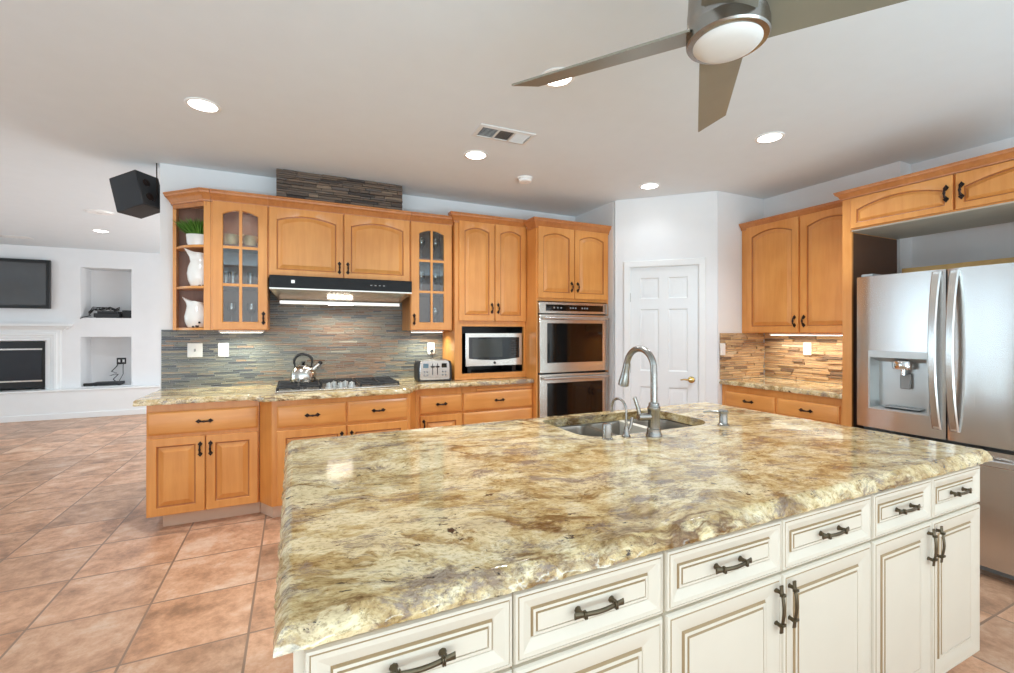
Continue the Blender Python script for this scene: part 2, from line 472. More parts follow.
# ------------------------------------------------------------------ mesh helpers
class MB:
    def __init__(self):
        self.bm = bmesh.new()

    def _tag(self, faces, mi):
        for f in faces:
            f.material_index = mi
        return faces

    def box(self, x0, x1, y0, y1, z0, z1, mi=0, bev=0.0, seg=1, mat=None):
        vs = [self.bm.verts.new(p) for p in ((x0, y0, z0), (x1, y0, z0), (x1, y1, z0), (x0, y1, z0),
                                              (x0, y0, z1), (x1, y0, z1), (x1, y1, z1), (x0, y1, z1))]
        if mat is not None:
            for v in vs:
                v.co = mat @ v.co
        fs = [self.bm.faces.new([vs[i] for i in q]) for q in
              ((3, 2, 1, 0), (4, 5, 6, 7), (0, 1, 5, 4), (1, 2, 6, 5), (2, 3, 7, 6), (3, 0, 4, 7))]
        self._tag(fs, mi)
        if bev > 0:
            es = list({e for f in fs for e in f.edges})
            g = bmesh.ops.bevel(self.bm, geom=es, offset=bev, segments=seg, affect='EDGES', profile=0.5)
            self._tag(g['faces'], mi)
        return fs

    def face(self, pts, mi=0):
        f = self.bm.faces.new([self.bm.verts.new(p) for p in pts])
        f.material_index = mi
        return f

    def prism(self, pts, z0, z1, mi=0, axis='z', bev=0.0):
        """pts 2D outline (counter clockwise seen from +axis); extruded from z0 to z1 along the axis."""
        def P(a, b, c):
            return {'z': (a, b, c), 'y': (a, c, b), 'x': (c, a, b)}[axis]
        lo = [self.bm.verts.new(P(a, b, z0)) for a, b in pts]
        hi = [self.bm.verts.new(P(a, b, z1)) for a, b in pts]
        n = len(pts)
        fs = [self.bm.faces.new(lo[::-1]), self.bm.faces.new(hi)]
        for i in range(n):
            j = (i + 1) % n
            fs.append(self.bm.faces.new((lo[i], lo[j], hi[j], hi[i])))
        self._tag(fs, mi)
        if bev:
            es = list({e for f in fs for e in f.edges})
            g = bmesh.ops.bevel(self.bm, geom=es, offset=bev, segments=1, affect='EDGES')
            self._tag(g['faces'], mi)
        return fs

    def loops(self, loops, mi=None, cap0=False, cap1=False, closed=True):
        """bridge successive point loops of equal length; mi a number or one per band."""
        vl = [[self.bm.verts.new(p) for p in lp] for lp in loops]
        n = len(vl[0])
        for k in range(len(vl) - 1):
            m = mi[k] if isinstance(mi, (list, tuple)) else (mi or 0)
            for i in range(n if closed else n - 1):
                j = (i + 1) % n
                f = self.bm.faces.new((vl[k][i], vl[k][j], vl[k + 1][j], vl[k + 1][i]))
                f.material_index = m
        m0 = mi[0] if isinstance(mi, (list, tuple)) else (mi or 0)
        m1 = mi[-1] if isinstance(mi, (list, tuple)) else (mi or 0)
        if cap0:
            self.bm.faces.new(vl[0][::-1]).material_index = m0
        if cap1:
            self.bm.faces.new(vl[-1]).material_index = m1
        return vl

    def tube(self, path, r, seg=10, mi=0, caps=True, flat=None):
        """round tube along points; r a number or list; flat=(a,b) scales the two cross axes."""
        path = [Vector(p) for p in path]
        n = len(path)
        rs = r if isinstance(r, (list, tuple)) else [r] * n
        t0 = (path[1] - path[0]).normalized()
        up = Vector((0, 0, 1)) if abs(t0.z) < 0.9 else Vector((0, 1, 0))
        a = t0.cross(up).normalized()
        lps = []
        for i, p in enumerate(path):
            if i == 0:
                t = path[1] - path[0]
            elif i == n - 1:
                t = path[-1] - path[-2]
            else:
                t = (path[i + 1] - path[i]).normalized() + (path[i] - path[i - 1]).normalized()
            t.normalize()
            a = (a - t * a.dot(t)).normalized()
            b = t.cross(a)
            fa, fb = flat or (1, 1)
            lps.append([p + a * (math.cos(q) * rs[i] * fa) + b * (math.sin(q) * rs[i] * fb)
                        for q in (2 * PI * k / seg for k in range(seg))])
        self.loops(lps, mi, caps, caps)

    def lathe(self, prof, c=(0, 0, 0), seg=24, mi=0, rot=None, sx=1.0, sy=1.0, cap0=True, cap1=True, fn=None):
        lps = []
        for r, z in prof:
            lp = []
            for k in range(seg):
                q = 2 * PI * k / seg
                v = Vector((math.cos(q) * r * sx, math.sin(q) * r * sy, z))
                if fn:
                    v = fn(v, q)
                if rot is not None:
                    v = rot @ v
                lp.append(v + Vector(c))
            lps.append(lp)
        self.loops(lps, mi, cap0, cap1)

    def sweep(self, path, prof, mi=0, caps=True):
        """moulding: path [(x,y)] in plan, prof [(out,z)]; out points to the right of the walking direction."""
        n = len(path)
        P = [Vector(p) for p in path]
        lps = []
        for i in range(n):
            d0 = (P[i] - P[i - 1]).normalized() if i else (P[1] - P[0]).normalized()
            d1 = (P[i + 1] - P[i]).normalized() if i < n - 1 else d0
            n0 = Vector((d0.y, -d0.x))
            n1 = Vector((d1.y, -d1.x))
            b = (n0 + n1)
            b = b / max(0.2, b.dot(n0)) if b.length > 1e-6 else n0
            lps.append([(P[i].x + b.x * o, P[i].y + b.y * o, z) for o, z in prof])
        self.loops(lps, mi, caps, caps)

    def build(self, name, mats, parent=None, smooth=38, loc=None, rotz=0.0):
        me = bpy.data.meshes.new(name)
        bmesh.ops.recalc_face_normals(self.bm, faces=self.bm.faces)
        self.bm.to_mesh(me)
        self.bm.free()
        for mm in (mats if isinstance(mats, (list, tuple)) else [mats]):
            me.materials.append(mm)
        if smooth:
            for p in me.polygons:
                p.use_smooth = True
            me.set_sharp_from_angle(angle=R(smooth))
        o = bpy.data.objects.new(name, me)
        COL.objects.link(o)
        if parent:
            o.parent = parent
        if loc is not None:
            o.location = loc
        o.rotation_euler.z = rotz
        return o


def thing(name, label, cat, loc=(0, 0, 0), rotz=0.0, group=None):
    o = bpy.data.objects.new(name, None)
    o.empty_display_size = 0.05
    COL.objects.link(o)
    o.location = loc
    o.rotation_euler.z = rotz
    return tag(o, label, cat, group)


def tag(o, label, cat, group=None):
    o['label'] = label
    o['category'] = cat
    if group:
        o['group'] = group
    return o


def struct(o):
    o['kind'] = 'structure'
    return o


def dup(root, loc, label=None, rotz=None):
    r = root.copy()
    COL.objects.link(r)
    r.location = loc
    if rotz is not None:
        r.rotation_euler.z = rotz
    if label:
        r['label'] = label
    for ch in list(root.children):
        c = ch.copy()
        COL.objects.link(c)
        c.parent = r
        for g in list(ch.children):
            d = g.copy()
            COL.objects.link(d)
            d.parent = c
    return r


def outline(x0, x1, z0, z1, rise=0.0, n=12):
    """counter clockwise seen from the front (-y): bottom left, bottom right, up, arch, down."""
    pts = [(x0, z0), (x1, z0)]
    for i in range(n + 1):
        u = i / n
        x = x1 + (x0 - x1) * u
        z = z1 - rise + rise * (1 - (2 * u - 1) ** 2) if rise else z1
        pts.append((x, z))
    return pts


def panel_front(mb, x0, x1, z0, z1, prof, mats_idx, rise=0.0, flat_until=1, back=0.0):
    """a drawer or door front in the local y = 0 plane: nested outlines, prof = [(inset, y)]"""
    lps = [[(x, back, z) for x, z in outline(x0, x1, z0, z1, 0)]]
    for i, (ins, y) in enumerate(prof):
        rr = rise if i >= flat_until else 0.0
        extra = 0.0
        lps.append([(x, y, z) for x, z in outline(x0 + ins, x1 - ins, z0 + ins, z1 - ins - extra, rr)])
    mb.loops(lps, [0] + list(mats_idx), True, True)


MAPLE_DOOR = [(0.0, -0.017), (0.003, -0.021), (0.054, -0.021), (0.0565, -0.0175), (0.060, -0.0095), (0.066, -0.0085), (0.094, -0.0185), (0.0965, -0.0205)]
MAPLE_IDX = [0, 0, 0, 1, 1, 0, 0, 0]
MAPLE_DRAWER = [(0.0, -0.012), (0.004, -0.014), (0.012, -0.020), (0.016, -0.021)]
ISL = [(0.0, -0.015), (0.003, -0.020), (0.009, -0.0215), (0.0105, -0.0195), (0.0125, -0.0215), (0.024, -0.0215), (0.050, -0.0125), (0.0515, -0.0105), (0.0530, -0.0105), (0.056, -0.0160), (0.063, -0.0165), (0.0640, -0.0140), (0.0655, -0.0140), (0.068, -0.0178)]
ISL_IDX = [0, 0, 0, 1, 0, 0, 0, 1, 1, 0, 0, 1, 1, 0]


def iron_pull(parent, x, z, vertical=True, y=-0.021, size=0.104):
    """rustic dark pull: a bar on two posts with a pointed leaf at each end and a bead in the middle"""
    mb = MB()
    h = size / 2
    bar = [(0, -0.004, -h * 0.62), (0, -0.022, -h * 0.50), (0, -0.027, -h * 0.2), (0, -0.028, 0), (0, -0.027, h * 0.2), (0, -0.022, h * 0.50), (0, -0.004, h * 0.62)]
    mb.tube(bar, [0.0065, 0.006, 0.0055, 0.0085, 0.0055, 0.006, 0.0065], 8)
    for s in (-1, 1):
        d = [(0, s * h * 0.30), (s * -0.015, s * h * 0.68), (0, s * h * 1.06), (s * 0.015, s * h * 0.68)]
        mb.prism([(a, b) for a, b in d], -0.005, 0.0, axis='y')
        mb.lathe([(0.0005, -0.006), (0.006, -0.004), (0.0075, 0), (0.006, 0.004), (0.0005, 0.006)], (0, -0.014, s * h * 0.5), 8)
    o = mb.build('handle', M['iron'], parent, 45)
    o.location = (x, y, z)
    if not vertical:
        o.rotation_euler.y = R(90)
    return o


def bow_pull(parent, x, z, vertical=False, y=-0.018, size=0.128):
    """aged bronze pull: a flat bow with flared feet"""
    mb = MB()
    h = size / 2
    lps = []
    for i in range(21):
        u = -1 + 2 * i / 20
        yo = -0.0165 - 0.0085 * math.cos(u * PI * 0.5) ** 1.3 - 0.004 * max(0.0, abs(u) - 0.7)
        wd = 0.0052 + 0.0028 * abs(u) ** 3
        th = 0.0042 - 0.0012 * abs(u)
        lps.append([(wd * math.cos(q), yo + th * math.sin(q), u * h) for q in (2 * PI * k / 10 for k in range(10))])
    mb.loops(lps, 0, True, True)
    for s in (-1, 1):
        mb.tube([(0, 0.0, s * h * 0.70), (0, -0.006, s * h * 0.70), (0, -0.018, s * h * 0.72)], [0.0085, 0.0055, 0.0060], 8)
        for q in (0.60, 0.66):
            mb.box(-0.0078, 0.0078, -0.0275, -0.0165, s * h * q - 0.0016, s * h * q + 0.0016, bev=0.0007)
    o = mb.build('handle', M['bronze'], parent, 45)
    o.location = (x, y, z)
    if not vertical:
        o.rotation_euler.y = R(90)
    return o


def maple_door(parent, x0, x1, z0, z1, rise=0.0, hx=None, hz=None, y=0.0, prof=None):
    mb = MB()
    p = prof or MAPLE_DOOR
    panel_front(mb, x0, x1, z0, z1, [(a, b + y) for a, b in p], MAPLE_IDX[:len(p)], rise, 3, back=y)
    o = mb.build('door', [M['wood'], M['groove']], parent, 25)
    if hx is not None:
        iron_pull(o, hx, hz, True, y=y - 0.0205)
    return o


def maple_drawer(parent, x0, x1, z0, z1, y=0.0, handle=True, name='drawer'):
    mb = MB()
    panel_front(mb, x0, x1, z0, z1, [(a, b + y) for a, b in MAPLE_DRAWER], [0] * 4, 0, 99, back=y)
    o = mb.build(name, M['wood_h'], parent, 25)
    if handle:
        iron_pull(o, (x0 + x1) / 2, (z0 + z1) / 2, False, y=y - 0.021)
    return o


CROWN = [(0.002, 2.385), (0.012, 2.385), (0.014, 2.398), (0.020, 2.404), (0.026, 2.420), (0.042, 2.436), (0.050, 2.442), (0.052, 2.456), (0.058, 2.459), (0.058, 2.470), (-0.03, 2.470), (-0.03, 2.385)]


def crown(parent, path, dz=0.0, scale=1.0):
    mb = MB()
    mb.sweep(path, [(o * scale if o > 0 else o, 2.385 + (z - 2.385) * scale + dz) for o, z in CROWN])
    return mb.build('crown_molding', M['wood_red'], parent, 30)


# ------------------------------------------------------------------ the room
H = 2.72
G = 0.002
mb = MB()
mb.box(-7.3, 4.8, -2.8, 10.3, -0.12, 0.0)
struct(mb.build('floor', M['floor'], smooth=0))
mb = MB()
mb.box(-7.3, 4.8, -2.8, 10.3, H, H + 0.12)
struct(mb.build('ceiling', M['ceiling'], smooth=0))
mb = MB()
mb.box(-0.963, 3.12, 4.45, 4.60, 0, H)
struct(mb.build('wall_back', M['wall'], smooth=0))
mb = MB()   # pantry corner: return wall, diagonal wall with the door opening, short wall
mb.box(2.99, 3.10, 3.76, 4.449, 0, H)
struct(mb.build('wall_pantry_return', M['wall'], smooth=0))
mb = MB()
D0, D1, DT = 0.146, 0.794, 2.026
for a, b, z0, z1 in ((0.0, D0, 0, H), (D1, 0.955, 0, H), (D0, D1, DT, H)):
    mb.box(a, b, 0, 0.11, z0, z1)
struct(mb.build('wall_pantry_diagonal', M['wall'], smooth=0, loc=(2.99, 3.725, 0), rotz=R(-45)))
mb = MB()
mb.box(3.669, 4.329, 3.045, 3.15, 0, H)
struct(mb.build('wall_pantry_front', M['wall'], smooth=0))
mb = MB()
mb.prism([(4.33, 3.15), (4.33, 1.90), (4.50, 1.90), (4.50, -2.5), (4.65, -2.5), (4.65, 3.15)][::-1], 0, H)
struct(mb.build('wall_right', M['wall'], smooth=0))
mb = MB()   # behind the camera, with a wide patio opening
for a, b, z0, z1 in ((-7.2, -5.4, 0, H), (4.2, 4.65, 0, H), (-5.4, 4.2, 2.52, H), (-5.4, 4.2, 0, 0.06)):
    mb.box(a, b, -2.6, -2.5, z0, z1)
struct(mb.build('wall_rear', M['wall'], smooth=0))
mb = MB()
for a, b, z0, z1 in ((-2.5, 3.55, 0, H), (3.89, 5.5, 0, H), (5.8, 6.45, 0, H), (6.75, 9.62, 0, H), (3.55, 3.89, 2.42, H), (3.55, 3.89, 0, 0.18), (5.5, 5.8, 2.42, H), (5.5, 5.8, 0, 0.18), (6.45, 6.75, 2.42, H), (6.45, 6.75, 0, 0.18)):
    mb.box(-7.1, -7.0, a, b, z0, z1)
struct(mb.build('wall_left', M['wall'], smooth=0))
mb = MB()
for a, b, z0, z1 in ((4.6, 5.4, 0, H), (8.8, 9.62, 0, H), (5.4, 8.8, 2.45, H), (5.4, 8.8, 0, 0.25)):
    mb.box(0.6, 0.75, a, b, z0, z1)
struct(mb.build('wall_living_side', M['wall'], smooth=0))
# living room far wall with two niches (and a firebox recess)
FY = 9.62
holes = [(-3.132, -2.475, 1.60, 2.425), (-3.132, -2.475, 0.470, 1.285), (-4.6, -3.56, 0.455, 1.225)]
xs = sorted({-7.1, 0.75, *[h[0] for h in holes], *[h[1] for h in holes]})
zs = sorted({0, H, *[h[2] for h in holes], *[h[3] for h in holes]})
mb = MB()
for i in range(len(xs) - 1):
    for j in range(len(zs) - 1):
        cx, cz = (xs[i] + xs[i + 1]) / 2, (zs[j] + zs[j + 1]) / 2
        if not any(h[0] < cx < h[1] and h[2] < cz < h[3] for h in holes):
            mb.face([(xs[i], FY, zs[j]), (xs[i + 1], FY, zs[j]), (xs[i + 1], FY, zs[j + 1]), (xs[i], FY, zs[j + 1])])
for a, b, z0, z1 in holes:
    d = FY + 0.42
    mb.face([(a, FY, z0), (a, FY, z1), (a, d, z1), (a, d, z0)])
    mb.face([(b, FY, z0), (b, FY, z1), (b, d, z1), (b, d, z0)])
    mb.face([(a, FY, z0), (b, FY, z0), (b, d, z0), (a, d, z0)])
    mb.face([(a, FY, z1), (b, FY, z1), (b, d, z1), (a, d, z1)])
    mb.face([(a, d, z0), (b, d, z0), (b, d, z1), (a, d, z1)])
bmesh.ops.remove_doubles(mb.bm, verts=mb.bm.verts, dist=1e-5)
struct(mb.build('wall_far', M['wall'], smooth=0))
# raised hearth bench along the far wall
mb = MB()
mb.box(-6.9, 0.58, 9.40, 9.615, 0.0, 0.43, bev=0.006)
mb.box(-6.9, 0.58, 9.385, 9.616, 0.43, 0.46, bev=0.008)
mb.box(-6.9, 0.58, 9.385, 9.40, 0.0, 0.09, bev=0.004)
struct(mb.build('trim_hearth_bench', M['trim']))

# ------------------------------------------------------------------ stone courses (mosaic on the walls)


def strips(name, mat, x0, x1, z0, z1, hmin, hmax, lmin, lmax, dmin, dmax, to_world, tonefn, holes=()):
    bm = bmesh.new()
    lay = bm.loops.layers.float_color.new('tone')
    z = z0
    rnd = random.Random(hash(name) % 1000 if False else len(name) * 13 + 5)
    while z < z1 - 1e-4:
        h = min(rnd.uniform(hmin, hmax), z1 - z)
        if z1 - z - h < hmin * 0.5:
            h = z1 - z
        x = x0
        first = True
        while x < x1 - 1e-4:
            w = rnd.uniform(lmin, lmax) * (rnd.uniform(0.3, 1) if first else 1)
            first = False
            if x1 - (x + w) < lmin * 0.5:
                w = x1 - x
            cx, cz = x + w / 2, z + h / 2
            if any(a < x and x + w < b and c < cz < d for a, b, c, d in holes):
                x += w
                continue
            d = rnd.uniform(dmin, dmax)
            g = 0.0007
            t = max(0, min(1, tonefn(cx, cz, rnd)))
            a, b, c, e = x + g, x + w - g, z + g, z + h - g
            s = min(0.0015, h * 0.12)
            pts = [(a, 0, c), (b, 0, c), (b, 0, e), (a, 0, e), (a + s, d, c + s), (b - s, d, c + s), (b - s, d + rnd.uniform(-.0012, .0012), e - s), (a + s, d, e - s)]
            vs = [bm.verts.new(to_world(*p)) for p in pts]
            for q in ((4, 5, 6, 7), (0, 1, 5, 4), (1, 2, 6, 5), (2, 3, 7, 6), (3, 0, 4, 7)):
                f = bm.faces.new([vs[k] for k in q])
                for lp in f.loops:
                    lp[lay] = (t, t, t, 1)
            x += w
        z += h
    bmesh.ops.recalc_face_normals(bm, faces=bm.faces)
    me = bpy.data.meshes.new(name)
    bm.to_mesh(me)
    bm.free()
    me.materials.append(mat)
    o = bpy.data.objects.new(name, me)
    COL.objects.link(o)
    return struct(o)


def tone_slate(x, z, r):
    # cool slate towards the left end, warmer courses around the range
    warm = math.exp(-((x - 0.42) / 0.55) ** 2)
    return r.gauss(0.26 + 0.30 * warm, 0.17)


strips('wall_back_mosaic', M['slate'], -0.955, 1.398, 0.917, 1.80, 0.012, 0.020, 0.07, 0.22, 0.004, 0.009,
       lambda x, d, z: (x, 4.449 - d, z), tone_slate,
       holes=[(-0.963, -0.17, 1.384, 1.9), (0.96, 1.5, 1.384, 1.9)])
mb = MB()
mb.box(-0.122, 0.904, 4.185, 4.449, 2.475, H - 0.001)
struct(mb.build('wall_chimney_core', M['stack'], smooth=0))
strips('wall_chimney_stone', M['stack'], -0.127, 0.909, 2.475, H - 0.001, 0.014, 0.028, 0.07, 0.24, 0.006, 0.022,
       lambda x, d, z: (x, 4.185 - d, z), lambda x, z, r: r.gauss(0.45, 0.24))
strips('wall_pantry_ledger', M['ledger'], 3.69, 4.318, 0.917, 1.36, 0.016, 0.030, 0.08, 0.26, 0.005, 0.022,
       lambda x, d, z: (x, 3.044 - d, z), lambda x, z, r: r.gauss(0.5, 0.22))
strips('wall_right_ledger', M['ledger'], 1.972, 3.026, 0.917, 1.36, 0.016, 0.030, 0.08, 0.26, 0.005, 0.022,
       lambda y, d, z: (4.329 - d, y, z), lambda x, z, r: r.gauss(0.45, 0.22))

# ------------------------------------------------------------------ granite slabs


def slab(name, pts, z0, z1, edge=0.004, hole=None, rough=True, step=0.012, slope=0.0, top_in=0.012, rough_edges=None, seed=3):
    """polygon outline (counter clockwise) with a chiselled edge; hole = inner outline"""
    rnd = random.Random(seed)
    P = [Vector(p) for p in pts]
    n = len(P)
    dense = []
    for i in range(n):
        a, b = P[i], P[(i + 1) % n]
        d = (b - a)
        k = max(1, int(d.length / step))
        nn = Vector((d.y, -d.x)).normalized()
        rough_here = rough_edges is None or i in rough_edges
        for j in range(k):
            u = j / k
            dense.append((a + d * u, nn, rough_here and rough, j == 0, i))
    # normals at corners
    m = len(dense)
    pl = []
    for i, (p, nn, rg, cor, ei) in enumerate(dense):
        if cor:
            pn = dense[i - 1][1]
            rg = rg or dense[i - 1][2]
            v = nn + pn
            v = v / max(0.3, v.dot(nn))
        else:
            v = nn
        pl.append((p, v, rg))
    bm = bmesh.new()
    lv = []
    T = z1 - z0
    for li, (z, off, jit) in enumerate(((z1, -top_in, 0.0), (z1 - 0.001, -top_in * 0.5, 0.0008), (z1 - T * 0.22, slope * 0.3, 1.0), (z1 - T * 0.48, slope * 0.6, 1.0), (z1 - T * 0.75, slope * 0.85, 1.0), (z0 + 0.0005, slope - 0.003, 0.7), (z0, -0.01, 0.0))):
        ring = []
        for i, (p, v, rg) in enumerate(pl):
            o = off
            dz = 0
            if jit and rg:
                nv = noise.noise(Vector((p.x * 38, p.y * 38, li * 1.7))) + 0.6 * noise.noise(Vector((p.x * 90, p.y * 90, li * 3.1)))
                o += edge * jit * nv * (1.0 if li > 1 else 4)
                if li not in (0, 6):
                    dz = 0.0015 * rnd.uniform(-1, 1)
            q = p + v * o
            ring.append(bm.verts.new((q.x, q.y, z + (dz if li else 0))))
        lv.append(ring)
    for k in range(len(lv) - 1):
        for i in range(m):
            j = (i + 1) % m
            bm.faces.new((lv[k][i], lv[k][j], lv[k + 1][j], lv[k + 1][i]))
    def cap(ring, z, hv):
        es = []
        for i in range(m):
            es.append(bm.edges.get((ring[i], ring[(i + 1) % m])))
        if hv:
            for i in range(len(hv)):
                es.append(bm.edges.get((hv[i], hv[(i + 1) % len(hv)])) or bm.edges.new((hv[i], hv[(i + 1) % len(hv)])))
        bmesh.ops.triangle_fill(bm, edges=es, use_beauty=True, use_dissolve=False)
    h0 = h1 = None
    if hole:
        h1 = [bm.verts.new((x, y, z1)) for x, y in hole]
        h0 = [bm.verts.new((x, y, z0)) for x, y in hole]
        for i in range(len(hole)):
            j = (i + 1) % len(hole)
            bm.faces.new((h1[i], h1[j], h0[j], h0[i]))
    cap(lv[0], z1, h1)
    cap(lv[-1], z0, h0)
    mb = MB()
    mb.bm.free()
    mb.bm = bm
    o = mb.build(name, M['granite'], None, 28)
    for p in o.data.polygons:
        if abs(p.normal.z) > 0.999:
            p.use_smooth = False
    return o


def rounded(x0, x1, y0, y1, r, n=7, rr=None):
    rs = rr or (r, r, r, r)
    out = []
    for k, (cx, cy, a0) in enumerate(((x1, y0, -90), (x1, y1, 0), (x0, y1, 90), (x0, y0, 180))):
        q = rs[k]
        ccx = cx - q if cx == x1 else cx + q
        ccy = cy - q if cy == y1 else cy + q
        for i in range(n + 1):
            a = R(a0 + 90 * i / n)
            out.append((ccx + q * math.cos(a), ccy + q * math.sin(a)))
    return out


# ------------------------------------------------------------------ island
IX0, IX1, IY0, IY1 = 0.0, 2.440, 0.83, 2.08
ZT, ZB = 0.914, 0.872
units = [(0.0, 0.796, 0.398, 'left', 'two separate cupboards'), (0.800, 1.678, 1.231, 'mid', ''), (1.682, IX1, 2.060, 'right', '')]
ilab = ['cream island cabinet at the end near the tiled walkway, under the pale granite corner',
        'cream island cabinet between the walkway end unit and the fridge end unit',
        'cream island cabinet at the fridge end, with two narrow doors']
for k, (a, b, mid, nm, _) in enumerate(units):
    t = thing('island_cabinet', ilab[k], 'cabinet', ((a + b) / 2, IY0, 0), group='cream glazed cabinets of the kitchen island')
    ox = (a + b) / 2
    w = (b - a) / 2
    mb = MB()
    mb.box(-w, w, 0.0, 0.018, 0.105, 0.870)
    mb.box(-w, -w + 0.018, 0.018, IY1 - IY0, 0.105, 0.870)
    mb.box(w - 0.018, w, 0.018, IY1 - IY0, 0.105, 0.870)
    mb.box(-w + 0.018, w - 0.018, IY1 - IY0 - 0.018, IY1 - IY0, 0.105, 0.870)
    mb.box(-w + 0.018, w - 0.018, 0.018, IY1 - IY0 - 0.018, 0.105, 0.123)
    mb.box(-w, w, -0.004, 0.0, 0.853, 0.870, 1)
    mb.build('body', [M['cream'], M['cream']], t, 0)
    mb = MB()
    mb.box(-w + (0.02 if k == 0 else 0), w - (0.07 if k == 2 else 0), 0.07, IY1 - IY0 - 0.07, 0.0, 0.104)
    mb.build('toe_kick', M['cream'], t, 0)
    gap = 0.0035
    e0 = 0.016 if k == 0 else gap
    for s, (x0, x1) in enumerate(((-w + e0, mid - ox - gap / 2), (mid - ox + gap / 2, w - 0.003))):
        mb = MB()
        panel_front(mb, x0, x1, 0.706, 0.850, [(i * 0.80, y) for i, y in ISL], ISL_IDX, 0, 99)
        dr = mb.build('drawer', [M['cream'], M['glaze']], t, 22)
        bow_pull(dr, (x0 + x1) / 2, 0.778)
        mb = MB()
        panel_front(mb, x0, x1, 0.122, 0.697, [(i * 1.12, y) for i, y in ISL], ISL_IDX, 0, 99)
        do = mb.build('door', [M['cream'], M['glaze']], t, 22)
        bow_pull(do, x1 - 0.026 if s == 0 else x0 + 0.026, 0.617, True)

sink_hole = rounded(1.150, 1.935, 1.605, 2.045, 0.05, rr=(0.14, 0.12, 0.05, 0.12))
o = slab('island_countertop', [(-0.012, 0.800), (2.448, 0.800), (2.448, 2.125), (-0.012, 2.125)], ZB, ZT, 0.006, sink_hole, slope=0.020, top_in=0.010, seed=5)
tag(o, 'large golden veined granite top of the kitchen island with chiselled edges', 'countertop')


def bowl(mb, x0, x1, y0, y1, z1, z0, r, rr=None):
    lps = []
    for (ins, z) in ((-0.012, z1), (0.0, z1), (0.004, z1 - 0.02), (0.010, z0 + 0.03), (0.018, z0 + 0.012), (0.04, z0 + 0.002), (0.09, z0)):
        q = tuple(max(0.008, v - ins * 0.5) for v in (rr or (r,) * 4))
        lps.append([(x, y, z) for x, y in rounded(x0 + ins, x1 - ins, y0 + ins, y1 - ins, r, rr=q)])
    mb.loops(lps, 0, False, True)


t = thing('sink', 'stainless undermount double bowl sink set into the island granite', 'sink', (1.48, 1.82, ZB))
mb = MB()
bowl(mb, 1.160 - 1.48, 1.405 - 1.48, 1.617 - 1.82, 2.033 - 1.82, -0.003, -0.20, 0.05, rr=(0.04, 0.04, 0.05, 0.11))
mb.build('small_bowl', M['sink'], t, 40)
mb = MB()
bowl(mb, 1.435 - 1.48, 1.923 - 1.48, 1.617 - 1.82, 2.033 - 1.82, -0.003, -0.22, 0.05, rr=(0.13, 0.11, 0.05, 0.04))
mb.build('large_bowl', M['sink'], t, 40)
for nm, x in (('drain', 1.283), ('drain', 1.68)):
    mb = MB()
    zz = -0.199 if x < 1.4 else -0.219
    mb.lathe([(0.045, zz), (0.042, zz + 0.004), (0.03, zz + 0.002), (0.008, zz + 0.003)], (x - 1.48, 0, 0), 20)
    mb.build('drain', M['chrome'], t)

# main faucet
t = thing('kitchen_faucet', 'tall brushed steel pull-down faucet with side lever by the island sink', 'faucet', (1.442, 1.530, ZT))
mb = MB()
mb.lathe([(0.036, 0), (0.036, 0.006), (0.032, 0.012), (0.030, 0.02), (0.030, 0.032), (0.026, 0.036), (0.0255, 0.11), (0.028, 0.114), (0.028, 0.126), (0.024, 0.130), (0.022, 0.145), (0.015, 0.149)], (0, 0, 0), 28)
mb.build('base', M['steel_dark'], t)
mb = MB()
path = [(0, 0, 0.14), (0, 0, 0.27)]
for i in range(1, 15):
    a = R(180 - 172 * i / 14)
    path.append((0, 0.090 + 0.090 * math.cos(a), 0.292 + 0.090 * math.sin(a)))
mb.tube(path, 0.0145, 16)
mb.build('spout', M['steel_dark'], t)
ex = Vector(path[-1])
dr = (Vector(path[-1]) - Vector(path[-2])).normalized()
mb = MB()
pp = [ex + dr * s for s in (-0.005, 0.01, 0.03, 0.055, 0.085, 0.105, 0.108)]
mb.tube(pp, [0.0155, 0.0165, 0.0172, 0.020, 0.0245, 0.0255, 0.021], 18)
mb.build('spray_head', M['steel_dark'], t)
mb = MB()
mb.tube([(-0.02, 0.004, 0.085), (-0.055, 0.012, 0.085), (-0.075, 0.016, 0.086)], [0.017, 0.017, 0.016], 14)
mb.tube([(-0.066, 0.014, 0.09), (-0.076, 0.018, 0.13), (-0.088, 0.024, 0.172)], [0.010, 0.009, 0.0085], 12, flat=(1.0, 0.8))
mb.build('lever', M['steel_dark'], t)
# filter tap
t = thing('filter_tap', 'small thin gooseneck filtered water tap beside the main faucet', 'tap', (1.318, 1.567, ZT))
mb = MB()
mb.lathe([(0.019, 0), (0.019, 0.004), (0.014, 0.010), (0.011, 0.03), (0.009, 0.045)], (0, 0, 0), 20)
mb.build('base', M['steel_dark'], t)
mb = MB()
path = [(0, 0, 0.04), (0, 0, 0.115)]
for i in range(1, 11):
    a = R(180 - 180 * i / 10)
    path.append((-0.006 * i / 10, 0.046 + 0.046 * math.cos(a), 0.115 + 0.046 * math.sin(a)))
path.append((-0.006, 0.092, 0.095))
mb.tube(path, 0.0055, 10)
mb.build('spout', M['steel_dark'], t)
mb = MB()
mb.tube([(0.012, 0, 0.02), (0.026, 0, 0.045), (0.034, 0, 0.082)], [0.005, 0.0065, 0.008], 10)
mb.build('lever', M['steel_dark'], t)
mb = MB()
mb.lathe([(0.024, 0), (0.024, 0.003), (0.021, 0.005), (0.021, 0.058), (0.019, 0.064), (0.012, 0.066)], (0, 0, 0), 24)
tag(mb.build('air_gap', M['steel_dark'], loc=(1.222, 1.575, ZT)), 'short polished cylinder cap standing beside the filter tap', 'air gap')
t = thing('soap_dispenser', 'small chrome soap pump with thin spout, apart from the faucet on the fridge side', 'soap dispenser', (1.912, 1.555, ZT))
mb = MB()
